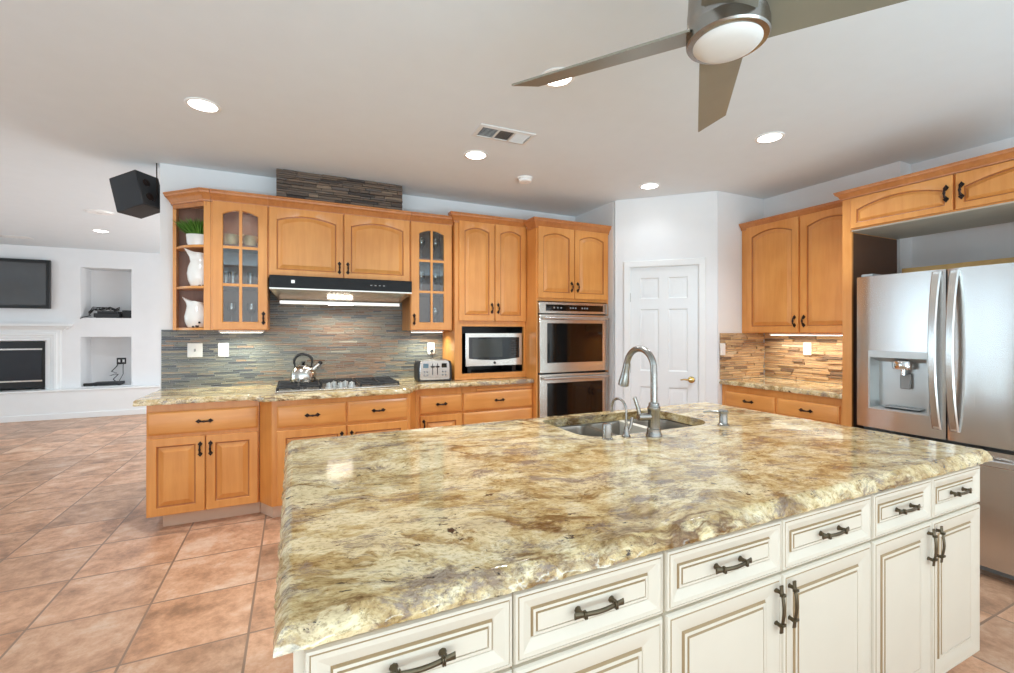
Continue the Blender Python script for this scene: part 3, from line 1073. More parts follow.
mb.lathe([(0.028, 0), (0.028, 0.004), (0.022, 0.008), (0.0185, 0.014), (0.0185, 0.058)], (0, 0, 0), 22)
mb.build('base', M['steel_dark'], t)
mb = MB()
mb.lathe([(0.014, 0.055), (0.023, 0.060), (0.024, 0.070), (0.020, 0.076), (0.008, 0.077)], (0, 0, 0), 22)
mb.tube([(-0.01, 0.005, 0.064), (-0.05, 0.035, 0.067), (-0.075, 0.055, 0.062)], [0.006, 0.005, 0.004], 8)
mb.build('pump', M['steel_dark'], t)

# ------------------------------------------------------------------ base cabinets on the back wall
WY = 4.448


def base_body(mb, x0, x1, d, z0=0.105, z1=0.870, back=True):
    mb.box(x0, x1, 0.0, 0.018, z0, z1)
    mb.box(x0, x0 + 0.018, 0.018, d, z0, z1)
    mb.box(x1 - 0.018, x1, 0.018, d, z0, z1)
    mb.box(x0 + 0.018, x1 - 0.018, d - 0.012, d, z0, z1)
    mb.box(x0 + 0.018, x1 - 0.018, 0.018, d - 0.012, z0, z0 + 0.018)


FYL = 3.835
t = thing('base_cabinet', 'maple base cabinet at the open end of the run, two doors under one wide drawer', 'cabinet', (-0.905, FYL, 0))
X = -0.905
mb = MB()
base_body(mb, 0, 0.675, WY - FYL)
mb.build('body', M['wood'], t, 0)
mb = MB()
mb.box(0.075, 0.675, 0.075, WY - FYL, 0, 0.104)
mb.build('toe_kick', M['toe'], t, 0)
maple_drawer(t, 0.004, 0.668, 0.662, 0.822)
maple_door(t, 0.002, 0.338, 0.108, 0.640, 0, 0.338 - 0.028, 0.545)
maple_door(t, 0.344, 0.668, 0.108, 0.636, 0, 0.344 + 0.028, 0.545)

FYM = 3.685
t = thing('cooktop_cabinet', 'maple base cabinet that juts forward beneath the gas cooktop, with slanted corner posts', 'cabinet', (-0.227, FYM, 0))
X = -0.227
w = 1.192     # to x = 0.965
mb = MB()
d = WY - FYM
pl = [(0.0, FYL - FYM), (0.085, 0.0), (1.09, 0.0), (w, 0.215), (w, d), (0.0, d)]
mb.prism(pl, 0.105, 0.870)
mb.build('body', M['wood'], t, 0)
mb = MB()
mb.prism([(0.0, FYL - FYM + 0.075), (0.09, 0.07), (1.08, 0.07), (w - 0.01, 0.28), (w - 0.01, d), (0.0, d)], 0, 0.104)
mb.build('toe_kick', M['toe'], t, 0)
a0 = 0.12
maple_drawer(t, a0, 0.592, 0.674, 0.832)
maple_drawer(t, 0.604, 1.068, 0.674, 0.832)
maple_door(t, a0, 0.592, 0.110, 0.652, 0, 0.592 - 0.03, 0.56)
maple_door(t, 0.604, 1.068, 0.110, 0.652, 0, 0.604 + 0.03, 0.56)
mb = MB()
mb.lathe([(0.004, 0), (0.010, -0.006), (0.014, -0.014), (0.010, -0.021), (0.003, -0.023)], (0, 0, 0), 14, rot=Matrix.Rotation(R(-90), 3, 'X'))
k = mb.build('child_latch', M['plastic'], t)
k.location = (0.598, 0.0, 0.655)
k.rotation_euler.x = R(180)

FYR = 3.915
t = thing('base_cabinet', 'narrow maple base cabinet below the toaster, between cooktop and wide drawers', 'cabinet', (0.968, FYR, 0))
mb = MB()
base_body(mb, 0, 0.425, WY - FYR)
mb.build('body', M['wood'], t, 0)
mb = MB()
mb.box(0, 0.425, 0.075, WY - FYR, 0, 0.104)
mb.build('toe_kick', M['toe'], t, 0)
maple_drawer(t, 0.036, 0.420, 0.650, 0.806)
maple_door(t, 0.036, 0.420, 0.110, 0.630, 0, 0.036 + 0.03, 0.55)
t = thing('drawer_cabinet', 'maple base cabinet with wide stacked drawers below the microwave', 'cabinet', (1.396, FYR, 0))
mb = MB()
base_body(mb, 0, 0.731, WY - FYR)
mb.build('body', M['wood'], t, 0)
mb = MB()
mb.box(0, 0.731, 0.075, WY - FYR, 0, 0.104)
mb.build('toe_kick', M['toe'], t, 0)
maple_drawer(t, 0.010, 0.724, 0.646, 0.812)
maple_drawer(t, 0.010, 0.724, 0.390, 0.628)
maple_drawer(t, 0.010, 0.724, 0.112, 0.372)
mb = MB()
mb.box(0.140, 0.724, -0.014, 0.0, 0.822, 0.846, bev=0.003)
mb.build('cutting_board', M['wood_h'], t)

pts = [(-0.965, 3.800), (-0.30, 3.800), (-0.185, 3.648), (0.85, 3.648), (0.985, 3.872), (2.120, 3.880), (2.120, 4.447), (-0.965, 4.447)]
o = slab('back_countertop', pts, 0.873, 0.914, 0.006, None, slope=0.006, rough_edges={0, 1, 2, 3, 7}, seed=8)
tag(o, 'golden granite counter along the mosaic wall, stepping forward at the cooktop', 'countertop')

# cooktop
t = thing('gas_cooktop', 'stainless gas cooktop with black grates and centre knobs', 'cooktop', (0.345, 4.07, 0.9145))
mb = MB()
mb.box(-0.47, 0.47, -0.275, 0.275, 0.0, 0.010, bev=0.005, seg=2)
mb.box(-0.455, 0.455, -0.26, 0.26, 0.010, 0.012)
mb.build('base_plate', M['steel_h'], t)
for gx, wd in ((-0.305, 0.30), (0.0, 0.27), (0.305, 0.30)):
    if gx == 0.0:
        ya, yb = -0.02, 0.24
    else:
        ya, yb = -0.24, 0.24
    mb = MB()
    x0, x1 = gx - wd / 2, gx + wd / 2
    zt = 0.034
    for (p, q) in (((x0, ya), (x1, ya)), ((x1, ya), (x1, yb)), ((x1, yb), (x0, yb)), ((x0, yb), (x0, ya)), ((gx, ya), (gx, yb))):
        mb.tube([(*p, zt), (*q, zt)], 0.0075, 6)
    for yy in ([ya + (yb - ya) * f for f in ((0.25, 0.5, 0.75) if gx else (0.5,))]):
        mb.tube([(x0, yy, zt), (x1, yy, zt)], 0.007, 6)
    for p in ((x0, ya), (x1, ya), (x1, yb), (x0, yb)):
        mb.tube([(*p, 0.012), (*p, zt)], 0.009, 6)
    mb.build('grate', M['cast'], t, 40)
    for yy in ((-0.125, 0.125) if gx else (0.11,)):
        mb = MB()
        mb.lathe([(0.062, 0.012), (0.060, 0.016), (0.044, 0.018), (0.042, 0.021), (0.036, 0.024), (0.004, 0.025)], (gx, yy, 0), 22)
        mb.build('burner', M['black'], t)
for i, (kx, ky) in enumerate(((-0.085, -0.20), (0.0, -0.20), (0.085, -0.20), (-0.045, -0.11), (0.045, -0.11))):
    mb = MB()
    mb.lathe([(0.030, 0.012), (0.029, 0.018), (0.023, 0.020), (0.021, 0.044), (0.018, 0.048), (0.003, 0.049)], (kx, ky, 0), 18)
    mb.box(kx - 0.004, kx + 0.004, ky - 0.02, ky + 0.02, 0.046, 0.056, bev=0.002)
    mb.build('knob', M['silver'], t)

# kettle
t = thing('kettle', 'stainless whistling kettle with black loop handle standing on the cooktop', 'kettle', (0.075, 4.16, 0.9565))
mb = MB()
mb.lathe([(0.080, 0.0), (0.098, 0.003), (0.101, 0.012), (0.101, 0.055), (0.095, 0.085), (0.078, 0.112), (0.055, 0.128), (0.042, 0.132), (0.040, 0.137), (0.022, 0.143), (0.010, 0.145)], (0, 0, 0), 36)
mb.build('body', M['kettle'], t)
mb = MB()
mb.lathe([(0.006, 0.144), (0.010, 0.148), (0.017, 0.158), (0.012, 0.166), (0.002, 0.168)], (0, 0, 0), 16)
mb.build('lid_knob', M['black'], t)
mb = MB()
mb.tube([(0.070, -0.012, 0.095), (0.100, -0.02, 0.125), (0.128, -0.026, 0.150)], [0.022, 0.018, 0.015], 14)
mb.build('spout', M['steel_h'], t)
mb = MB()
mb.tube([(0.124, -0.025, 0.146), (0.136, -0.027, 0.158), (0.142, -0.03, 0.164)], [0.0165, 0.0165, 0.010], 12)
mb.build('whistle', M['black'], t)
mb = MB()
pp = []
for i in range(15):
    a = R(-20 + 220 * i / 14)
    pp.append((0.070 * math.cos(a), -0.01 * math.cos(a), 0.165 + 0.064 * math.sin(a)))
mb.tube(pp, [0.0085 + 0.004 * math.sin(PI * i / 14) for i in range(15)], 12)
mb.tube([(0.062, -0.01, 0.118), (0.066, -0.01, 0.145)], 0.006, 8)
mb.tube([(-0.062, 0.01, 0.118), (-0.066, 0.01, 0.145)], 0.006, 8)
mb.build('handle', M['black'], t)

# toaster
t = thing('toaster', 'brushed steel four slot toaster with two small displays in front of the outlet', 'toaster', (1.198, 4.190, 0.9145), R(-6))
mb = MB()
pro = [(-0.135, 0.012), (0.135, 0.012), (0.140, 0.03), (0.137, 0.165), (0.125, 0.188), (0.10, 0.195), (-0.10, 0.195), (-0.125, 0.188), (-0.137, 0.165), (-0.140, 0.03)]
mb.prism([(a, b) for a, b in pro], -0.13, 0.13, axis='y', bev=0.004)
mb.build('body', M['steel'], t)
for s in (-1, 1):
    mb = MB()
    mb.prism([(s * 0.137, 0.004), (s * 0.158, 0.004), (s * 0.158, 0.14), (s * 0.148, 0.185), (s * 0.127, 0.192)][::s], -0.125, 0.125, axis='y', bev=0.005)
    mb.build('side_panel', M['black_matt'], t)
mb = MB()
mb.box(-0.15, 0.15, -0.128, 0.128, 0.0, 0.013, bev=0.004)
mb.build('base', M['black_matt'], t)
for sx in (-0.062, 0.062):
    for yy in (-0.05, 0.05):
        mb = MB()
        mb.box(sx - 0.052, sx + 0.052, yy - 0.014, yy + 0.014, 0.1952, 0.1965)
        mb.build('slot', M['black'], t, 0)
for sx in (-0.085, 0.085):
    mb = MB()
    mb.box(sx - 0.024, sx + 0.024, -0.1335, -0.1305, 0.125, 0.165, bev=0.001)
    mb.build('display', M['black_glass'] if sx > 0 else M['blue_lcd'], t)
    for bx in (-0.013, 0.013):
        for bz in (0.09, 0.06):
            mb = MB()
            mb.lathe([(0.009, 0), (0.009, 0.004), (0.006, 0.006), (0.001, 0.0062)], (0, 0, 0), 12, rot=Matrix.Rotation(R(90), 3, 'X'))
            k = mb.build('button', M['grey'], t)
            k.location = (sx + bx, -0.1305, bz)
for sx in (-0.022, 0.022):
    mb = MB()
    mb.box(sx - 0.003, sx + 0.003, -0.1325, -0.1302, 0.06, 0.165)
    mb.box(sx - 0.018, sx + 0.018, -0.150, -0.132, 0.128, 0.142, bev=0.004)
    mb.build('lever', M['iron'], t)

# wall plates


def wall_plate(name, label, cat, loc, rotz, w=0.072, h=0.115, kind='outlet'):
    t = thing(name, label, cat, loc, rotz)
    mb = MB()
    mb.box(-w / 2, w / 2, -0.006, 0.0, -h / 2, h / 2, bev=0.003)
    mb.build('plate', M['plastic'], t)
    if kind == 'outlet':
        for s in (-1, 1):
            mb = MB()
            mb.lathe([(0.016, 0), (0.016, 0.003), (0.014, 0.004), (0.001, 0.004)], (0, 0, 0), 16, rot=Matrix.Rotation(R(90), 3, 'X'))
            mb.box(-0.007, -0.005, -0.0046, -0.0038, -0.004, 0.006, 1)
            mb.box(0.005, 0.007, -0.0046, -0.0038, -0.004, 0.006, 1)
            k = mb.build('socket', [M['plastic'], M['black']], t)
            k.location = (0, -0.0055, s * 0.024)
    elif kind == 'switch':
        mb = MB()
        mb.box(-0.017, 0.017, -0.010, -0.0055, -0.034, 0.034, bev=0.003)
        mb.build('rocker', M['plastic'], t)
    elif kind == 'toggle':
        mb = MB()
        mb.box(-0.006, 0.006, -0.016, -0.0055, -0.012, 0.012, bev=0.003)
        mb.build('toggle', M['grey'], t)
    return t


MY = 4.436
wall_plate('light_switch', 'square white switch plate nearest the open end of the mosaic wall', 'light switch', (-0.727, MY, 1.222), 0, 0.105, 0.115, 'toggle')
wall_plate('wall_outlet', 'white outlet on the mosaic wall below the glass door beside the corner shelves', 'outlet', (-0.528, MY, 1.222), 0, 0.078, 0.115, 'outlet')
ot = wall_plate('wall_outlet', 'white outlet directly above the toaster with a dark plug in it', 'outlet', (1.252, MY, 1.205), 0, 0.075, 0.118, 'outlet')
mb = MB()
mb.box(-0.014, 0.014, -0.035, 0.0, -0.014, 0.014, bev=0.005)
mb.tube([(0, -0.02, -0.012), (0.004, -0.03, -0.06), (0.012, -0.06, -0.10), (0.005, -0.075, -0.16), (-0.01, -0.085, -0.24), (-0.02, -0.10, -0.263)], 0.0035, 8)
tag(mb.build('power_cable', M['black_matt'], loc=(1.252, MY - 0.0105, 1.181)), 'black cord and plug running from outlet down behind the toaster', 'power cord')
wall_plate('light_switch', 'white rocker switch at the edge of the short ledger stone wall by the pantry door', 'light switch', (3.712, 3.028, 1.205), 0, 0.07, 0.115, 'switch')
wall_plate('wall_outlet', 'white outlet on the lit stone wall below the cabinet beside the fridge', 'outlet', (4.312, 2.60, 1.215), R(-90), 0.072, 0.115, 'outlet')

# ------------------------------------------------------------------ upper cabinets on the back wall
FU = 4.115        # carcass front
DU = WY - FU
UB, UT = 1.386, 2.40
# open corner shelf
t = thing('corner_shelf', 'open angled end shelf of maple holding white pitchers', 'shelf', (-0.575, FU, UB))
dl = [(-0.285, DU), (-0.285, DU - 0.09), (-0.045, 0.0), (0.0, 0.0), (0.0, DU)]
mb = MB()
mb.box(-0.285, -0.262, DU - 0.10, DU, 0.0, UT - UB, 0)
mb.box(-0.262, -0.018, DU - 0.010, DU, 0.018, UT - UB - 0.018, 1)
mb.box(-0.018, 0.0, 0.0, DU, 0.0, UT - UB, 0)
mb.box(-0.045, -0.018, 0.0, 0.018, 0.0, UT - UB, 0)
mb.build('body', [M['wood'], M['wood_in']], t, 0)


def shelf_plan(x0=-0.262, x1=-0.018, d=DU - 0.011, straight=False):
    p = [(x1, d), (x0, d), (x0, DU - 0.10)]
    if not straight:
        for i in range(1, 10):
            u = i / 10
            a, b = Vector((x0, DU - 0.10)), Vector((-0.045, 0.012))
            q = a.lerp(b, u)
            nn = Vector((-(DU - 0.112), -(0.217))).normalized()
            q = q + nn * 0.035 * math.sin(PI * u)
            p.append((q.x, q.y))
    p += [(-0.045, 0.012), (x1, 0.012)]
    return p[::-1] if False else p


for z, st in ((0.0, False), (0.322, False), (0.638, False), (UT - UB - 0.018, True)):
    mb = MB()
    mb.prism(shelf_plan(straight=st), z, z + 0.018, bev=0.002)
    mb.build('shelf', M['wood'], t, 30)
mb = MB()
a, b = Vector((-0.285, DU - 0.10)), Vector((-0.03, -0.003))
dv = (b - a).normalized()
nv = Vector((-dv.y, dv.x))
for_pts = [a, b, b + nv * 0.018, a + nv * 0.018]
mb.prism([(p.x, p.y) for p in for_pts], UT - UB - 0.06, UT - UB)
mb.build('top_rail', M['wood_red'], t, 0)
c = crown(t, [(-0.285, DU), (-0.285, DU - 0.10), (-0.042, -0.003), (0.0, -0.003)], dz=-UB - 0.012)


def glass_door(parent, x0, x1, z0, z1, hx=None, hz=None, rise=0.034, st=0.062):
    """framed door with two by three panes and an arched head"""
    mb = MB()
    y0, y1 = -0.020, 0.0
    n = 12
    out = outline(x0, x1, z0, z1, 0, n)
    inn = outline(x0 + st, x1 - st, z0 + st * 0.9, z1 - st * 0.9, rise, n)
    inn2 = outline(x0 + st + .005, x1 - st - .005, z0 + st * 0.9 + .005, z1 - st * 0.9 - .005, rise, n)
    f = lambda pts, y: [(x, y, z) for x, z in pts]
    # closed ring of profile
    rings = [f(out, y1), f(out, y0 + .003), f(outline(x0 + .003, x1 - .003, z0 + .003, z1 - .003, 0, n), y0), f(inn, y0), f(inn2, y0 + .006), f(inn2, y1), f(out, y1)]
    mb.loops(rings, 0)
    cx = (x0 + x1) / 2
    mw = 0.0105
    mb.box(cx - mw, cx + mw, y0 + .003, y1 - .004, z0 + st * 0.85, z1 - st * 0.85)
    za, zb = z0 + st * 0.9, z1 - st * 0.9
    for k in (1, 2):
        zz = za + (zb - za) * k / 3
        for (p, q) in ((x0 + st - .002, cx - mw), (cx + mw, x1 - st + .002)):
            mb.box(p, q, y0 + .003, y1 - .004, zz - mw, zz + mw)
    bmesh.ops.remove_doubles(mb.bm, verts=mb.bm.verts, dist=1e-6)
    o = mb.build('door', M['wood'], parent, 28)
    mb = MB()
    mb.prism(inn, -0.008, -0.0055, axis='y')
    mb.build('glass', M['glass'], o, 0)
    if hx is not None:
        iron_pull(o, hx, hz, True, -0.020)
    return o


def open_carcass(t, w, d, h, shelves, name='body', mi=None):
    mb = MB()
    if mi:
        mb.box(0.016, w - 0.016, 0, 0.016, 0.018, h - 0.018)
    mb.box(0, 0.016, 0, d, 0, h)
    mb.box(w - 0.016, w, 0, d, 0, h)
    mb.box(0.016, w - 0.016, 0, d, 0, 0.018)
    mb.box(0.016, w - 0.016, 0, d, h - 0.018, h)
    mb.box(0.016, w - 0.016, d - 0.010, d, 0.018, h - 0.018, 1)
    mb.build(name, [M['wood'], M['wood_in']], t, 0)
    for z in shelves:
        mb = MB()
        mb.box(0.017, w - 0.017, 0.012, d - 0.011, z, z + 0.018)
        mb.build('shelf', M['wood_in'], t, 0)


def lamp_strip(name, label, loc, w, power, color, mat, d=0.05, rotz=0.0, spread=150):
    t = thing(name, label, 'light', loc, rotz)
    mb = MB()
    mb.box(-w / 2, w / 2, -d / 2, d / 2, -0.018, 0.0, bev=0.003)
    mb.build('housing', M['plastic'], t)
    mb = MB()
    mb.box(-w / 2 + 0.015, w / 2 - 0.015, -d / 2 + 0.006, d / 2 - 0.006, -0.021, -0.0181)
    mb.build('lamp_lens', mat, t)
    area_light('strip_lamp', (0, 0, -0.026), (0, 0, 0), w - 0.04, d - 0.012, power, color, t, spread=spread)
    return t


# left glass cabinet
GW = 0.389
t = thing('glass_cabinet', 'maple wall cabinet with glazed door beside the open corner shelves', 'cabinet', (-0.573, FU, UB))
open_carcass(t, GW, DU, UT - UB, (0.335, 0.655))
glass_door(t, 0.014, GW - 0.004, 0.004, UT - UB - 0.020, GW - 0.032, 0.095)
crown(t, [(0.0, -0.003), (GW, -0.003)], dz=-UB - 0.012)
mb = MB()
mb.lathe([(0.04, UT - UB - 0.019), (0.04, UT - UB - 0.030), (0.034, UT - UB - 0.033), (0.002, UT - UB - 0.0335)], (GW / 2, 0.14, 0), 20)
mb.build('puck_lamp', M['puck'], t)
area_light('puck_light', (GW / 2, 0.14, UT - UB - 0.045), (0, 0, 0), 0.06, 0.06, 0.5, (1, 0.93, 0.8), t, 'DISK', 160)
# double cabinet over the hood
HX0, HX1 = -0.183, 0.962
t = thing('hood_cabinet', 'maple wall cabinet with two arched doors above the range hood', 'cabinet', (HX0, FU, 1.816))
hw = HX1 - HX0
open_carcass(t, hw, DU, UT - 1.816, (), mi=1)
maple_door(t, 0.006, hw / 2 - 0.004, 0.006, UT - 1.816 - 0.020, 0.04, hw / 2 - 0.034, 0.10)
maple_door(t, hw / 2 + 0.004, hw - 0.006, 0.006, UT - 1.816 - 0.020, 0.04, hw / 2 + 0.034, 0.10)
crown(t, [(0.0, -0.003), (hw, -0.003)], dz=-1.816 - 0.012)
# right glass cabinet
GX = 0.964
GW2 = 0.402
t = thing('glass_cabinet', 'maple wall cabinet with glazed door above the toaster', 'cabinet', (GX, FU, UB))
open_carcass(t, GW2, DU, UT - UB, (0.335, 0.655))
glass_door(t, 0.006, GW2 - 0.010, 0.004, UT - UB - 0.020, 0.034, 0.10, st=0.072)
crown(t, [(0.0, -0.003), (GW2, -0.003)], dz=-UB - 0.012)
# under-cabinet lamps
lamp_strip('under_cabinet_light', 'slim lamp under the glass cabinet beside the corner shelves', (-0.38, 4.27, UB - 0.0005), 0.32, 2.2, (0.90, 1.0, 0.88), M['under_lens'])
lamp_strip('under_cabinet_light', 'slim lamp under the glass cabinet above the toaster', (1.165, 4.27, UB - 0.0005), 0.32, 2.2, (0.94, 1.0, 0.86), M['under_lens'])

# range hood
t = thing('range_hood', 'stainless under-cabinet range hood with black glass control strip', 'range hood', (0.385, 3.93, 1.60))
mb = MB()
w0, w1 = 0.553, 0.49
dY = WY - 3.93
top = [(-w0, 0.0, 0.116), (w0, 0.0, 0.116), (w0, dY, 0.116), (-w0, dY, 0.116)]
lip = [(-w0, 0.0, 0.106), (w0, 0.0, 0.106), (w0, dY, 0.106), (-w0, dY, 0.106)]
bot = [(-w1, 0.20, 0.032), (w1, 0.20, 0.032), (w1, dY, 0.032), (-w1, dY, 0.032)]
mb.loops([top, lip, bot], 0, True, True)
mb.build('canopy', M['steel_h'], t, 30)
mb = MB()
mb.box(-w1 + 0.002, w1 - 0.002, 0.195, dY, 0.0, 0.0315, bev=0.003)
mb.build('filter_tray', M['steel_h'], t)
mb = MB()
mb.box(-w0, w0, 0.0, 0.185, 0.1165, 0.2145, bev=0.003)
mb.build('control_strip', M['hood_glass'], t)
mb = MB()
mb.box(-0.40, -0.375, -0.002, 0.0, 0.155, 0.180, 0)
for i in range(4):
    mb.box(0.20 + i * 0.035, 0.216 + i * 0.035, -0.002, 0.0, 0.160, 0.166, 1)
mb.build('button', [M['plastic'], M['grey']], t, 0)
mb = MB()
mb.box(-0.12, 0.08, 0.188, 0.1945, 0.002, 0.011, bev=0.001)
mb.build('lamp_lens', M['hood_lens'], t)
area_light('hood_lamp', (-0.02, 0.30, -0.008), (0, 0, 0), 0.5, 0.12, 2.5, (1.0, 0.93, 0.82), t, spread=150)

# microwave cabinet standing on the counter
MX0, MX1 = 1.374, 2.126
FMW = 4.06
t = thing('microwave_cabinet', 'tall maple cabinet on the counter with an open niche for the microwave', 'cabinet', (MX0, FMW, 0.9145))
d = WY - FMW
w = MX1 - MX0
h = 2.44 - 0.9145
mb = MB()
n0, n1 = 0.972 - 0.9145, 1.424 - 0.9145
mb.box(0, 0.071, 0, d, 0, h)
mb.box(w - 0.022, w, 0, d, 0, h)
mb.box(0.071, w - 0.022, 0, d, 0, n0)
mb.box(0.071, w - 0.022, 0, d, n1, h)
mb.box(0.071, w - 0.022, d - 0.012, d, n0, n1, 1)
mb.build('body', [M['wood'], M['black']], t, 0)
for a, b, hx in ((0.038, 0.403, 0.403 - 0.03), (0.410, w - 0.004, 0.410 + 0.03)):
    maple_door(t, a, b, 1.476 - 0.9145, 2.425 - 0.9145, 0.034, hx, 1.60 - 0.9145)
mb = MB()
mb.box(0.072, w - 0.023, 0.03, d - 0.013, n0 + 0.0005, n0 + 0.003)
mb.box(0.072, w - 0.023, 0.03, d - 0.013, n1 - 0.003, n1 - 0.0005)
mb.box(0.072, 0.075, 0.03, d - 0.013, n0 + 0.003, n1 - 0.003)
mb.box(w - 0.026, w - 0.023, 0.03, d - 0.013, n0 + 0.003, n1 - 0.003)
mb.build('niche_liner', M['black'], t, 0)
mb = MB()
mb.box(-0.004, w, -0.014, 0.0, 0.0, 0.018, bev=0.004)
mb.build('base_molding', M['wood'], t)
crown(t, [(0.0, 0.03), (0.0, -0.002), (w, -0.002)], dz=-0.9145 + 0.020)
# microwave with trim kit
t = thing('microwave', 'stainless microwave with dark window sitting in the maple niche', 'microwave', (1.785, FMW + 0.012, 0.9745))
mb = MB()
mb.box(-0.300, 0.300, 0.012, 0.34, 0.070, 0.380)
mb.box(-0.26, -0.22, 0.05, 0.30, 0.0, 0.070)
mb.box(0.22, 0.26, 0.05, 0.30, 0.0, 0.070)
mb.build('body', M['black'], t, 0)
mb = MB()
ox0, ox1, oz0, oz1 = -0.302, 0.302, 0.068, 0.383
inn = [(-0.268, 0.125), (0.268, 0.125)]
# frame with the sagging lower line
out = [(ox0, oz0), (-0.15, oz0), (0, oz0), (0.15, oz0), (ox1, oz0), (ox1, oz1), (ox0, oz1)]
inn = [(-0.270, 0.140), (-0.14, 0.126), (0, 0.120), (0.14, 0.126), (0.270, 0.140), (0.270, 0.345), (-0.270, 0.345)]
f = lambda pts, y: [(a, y, b) for a, b in pts]
mb.loops([f(out, 0.012), f(out, -0.010), f([(a * 0.99, b) for a, b in out], -0.014), f(inn, -0.014), f(inn, -0.006), f(inn, 0.012), f(out, 0.012)], 0)
mb.build('frame', M['steel_h'], t, 35)
mb = MB()
mb.prism(inn, -0.008, 0.006, axis='y')
mb.build('door_window', M['black_glass'], t, 30)
mb = MB()
mb.box(-0.235, 0.085, -0.0095, -0.0081, 0.150, 0.325)
mb.build('window_mesh', M['grey_glass'], t, 0)
mb = MB()
for r in range(6):
    for cc in range(3):
        mb.box(0.185 + cc * 0.022, 0.199 + cc * 0.022, -0.0095, -0.0081, 0.165 + r * 0.024, 0.177 + r * 0.024)
mb.box(0.185, 0.243, -0.0095, -0.0081, 0.318, 0.332)
mb.build('keypad', M['rug_char'], t, 0)
mb = MB()
mb.lathe([(0.013, 0), (0.013, 0.002), (0.001, 0.0025)], (0, -0.014, 0.095), 18, rot=Matrix.Rotation(R(90), 3, 'X'))
mb.build('badge', M['black'], t)

# oven tower
TX0, TX1, FT = 2.1285, 2.988, 3.84
t = thing('oven_cabinet', 'tall maple cabinet housing the double oven beside the pantry wall', 'cabinet', (TX0, FT, 0))
d = WY - FT
w = TX1 - TX0
mb = MB()
mb.box(0, 0.018, 0, d, 0.10, 2.42)
mb.box(w - 0.018, w, 0, d, 0.10, 2.42)
mb.box(0.018, w - 0.018, 0, 0.018, 1.675, 2.42)
mb.box(0.018, w - 0.018, 0, 0.018, 0.10, 0.37)
mb.box(0.018, w - 0.018, 0.018, d, 2.40, 2.42)
mb.box(0.018, w - 0.018, 0.018, d, 1.675, 1.693)
mb.box(0.018, w - 0.018, 0.018, d, 0.352, 0.37)
mb.box(0.018, w - 0.018, d - 0.012, d, 0.37, 1.675)
mb.build('body', M['wood'], t, 0)
mb = MB()
mb.box(0.0, w, 0.07, d, 0, 0.099)
mb.build('toe_kick', M['toe'], t, 0)
maple_door(t, 0.014, w / 2 - 0.003, 1.702, 2.398, 0.038, w / 2 - 0.036, 1.82)
maple_door(t, w / 2 + 0.003, w - 0.012, 1.702, 2.398, 0.038, w / 2 + 0.036, 1.82)
maple_drawer(t, 0.014, w - 0.012, 0.115, 0.355)
crown(t, [(0.0, 0.155), (0.0, -0.002), (w, -0.002)], dz=0.0)
t = thing('double_oven', 'stainless double wall oven with two black glass doors', 'oven', (2.558, FT - 0.002, 0.372))
zb = 0.372
W2 = 0.408
mb = MB()
mb.box(-0.40, 0.40, 0.004, 0.55, 0.0, 1.665 - zb - 0.005)
mb.build('body', M['black'], t, 0)
mb = MB()
mb.box(-W2, W2, -0.022, 0.003, 1.552 - zb, 1.664 - zb, bev=0.003)
mb.build('control_panel', M['steel_h'], t)
mb = MB()
mb.box(-0.335, 0.345, -0.0245, -0.0221, 1.578 - zb, 1.640 - zb)
mb.build('display', M['black_glass'], t, 0)
mb = MB()
for i, x in enumerate((-0.25, -0.21, -0.17, -0.06, -0.03, 0.0, 0.08, 0.11, 0.14)):
    mb.box(x, x + 0.016, -0.0252, -0.0246, 1.602 - zb, 1.616 - zb)
mb.build('button', M['grey'], t, 0)
for z0, z1 in ((0.972, 1.542), (0.380, 0.956)):
    mb = MB()
    mb.box(-W2, W2, -0.030, 0.003, z0 - zb, z1 - zb, bev=0.004)
    dd = mb.build('door', M['steel_h'], t)
    mb = MB()
    mb.box(-0.325, 0.335, -0.033, -0.0301, z0 - zb + 0.095, z1 - zb - 0.085, bev=0.001)
    mb.build('window', M['black_glass'], dd)
    mb = MB()
    zz = z1 - zb - 0.038
    mb.tube([(-0.385, -0.068, zz), (0.385, -0.068, zz)], 0.014, 14)
    for s in (-1, 1):
        mb.tube([(s * 0.36, -0.028, zz), (s * 0.36, -0.066, zz)], 0.010, 10)
    mb.build('handle', M['steel'], dd)

# ------------------------------------------------------------------ contents of the shelves


def leafy(mb, n, r, h, rnd):
    for i in range(n):
        a = rnd.uniform(0, 2 * PI)
        q = rnd.uniform(0, 0.045)
        base = Vector((math.cos(a) * q * 1.4, math.sin(a) * q, 0))
        lean = rnd.uniform(0.1, 1.25)
        L0 = h * rnd.uniform(0.6, 1.1)
        dirv = Vector((math.cos(a) * lean * 0.9, math.sin(a) * lean * 0.75, 1)).normalized()
        side = dirv.cross(Vector((rnd.uniform(-1, 1), rnd.uniform(-1, 1), 0.2))).normalized()
        w = rnd.uniform(0.0018, 0.0038)
        pts = []
        for k, ww in ((0, 0.5), (0.4, 1.0), (0.75, 0.8), (1.0, 0.05)):
            c = base + dirv * (L0 * k) + Vector((math.cos(a), math.sin(a), -0.6)) * (0.02 * k * k)
            pts.append((c - side * w * ww, c + side * w * ww))
        for k in range(3):
            mb.face([pts[k][0], pts[k][1], pts[k + 1][1], pts[k + 1][0]])


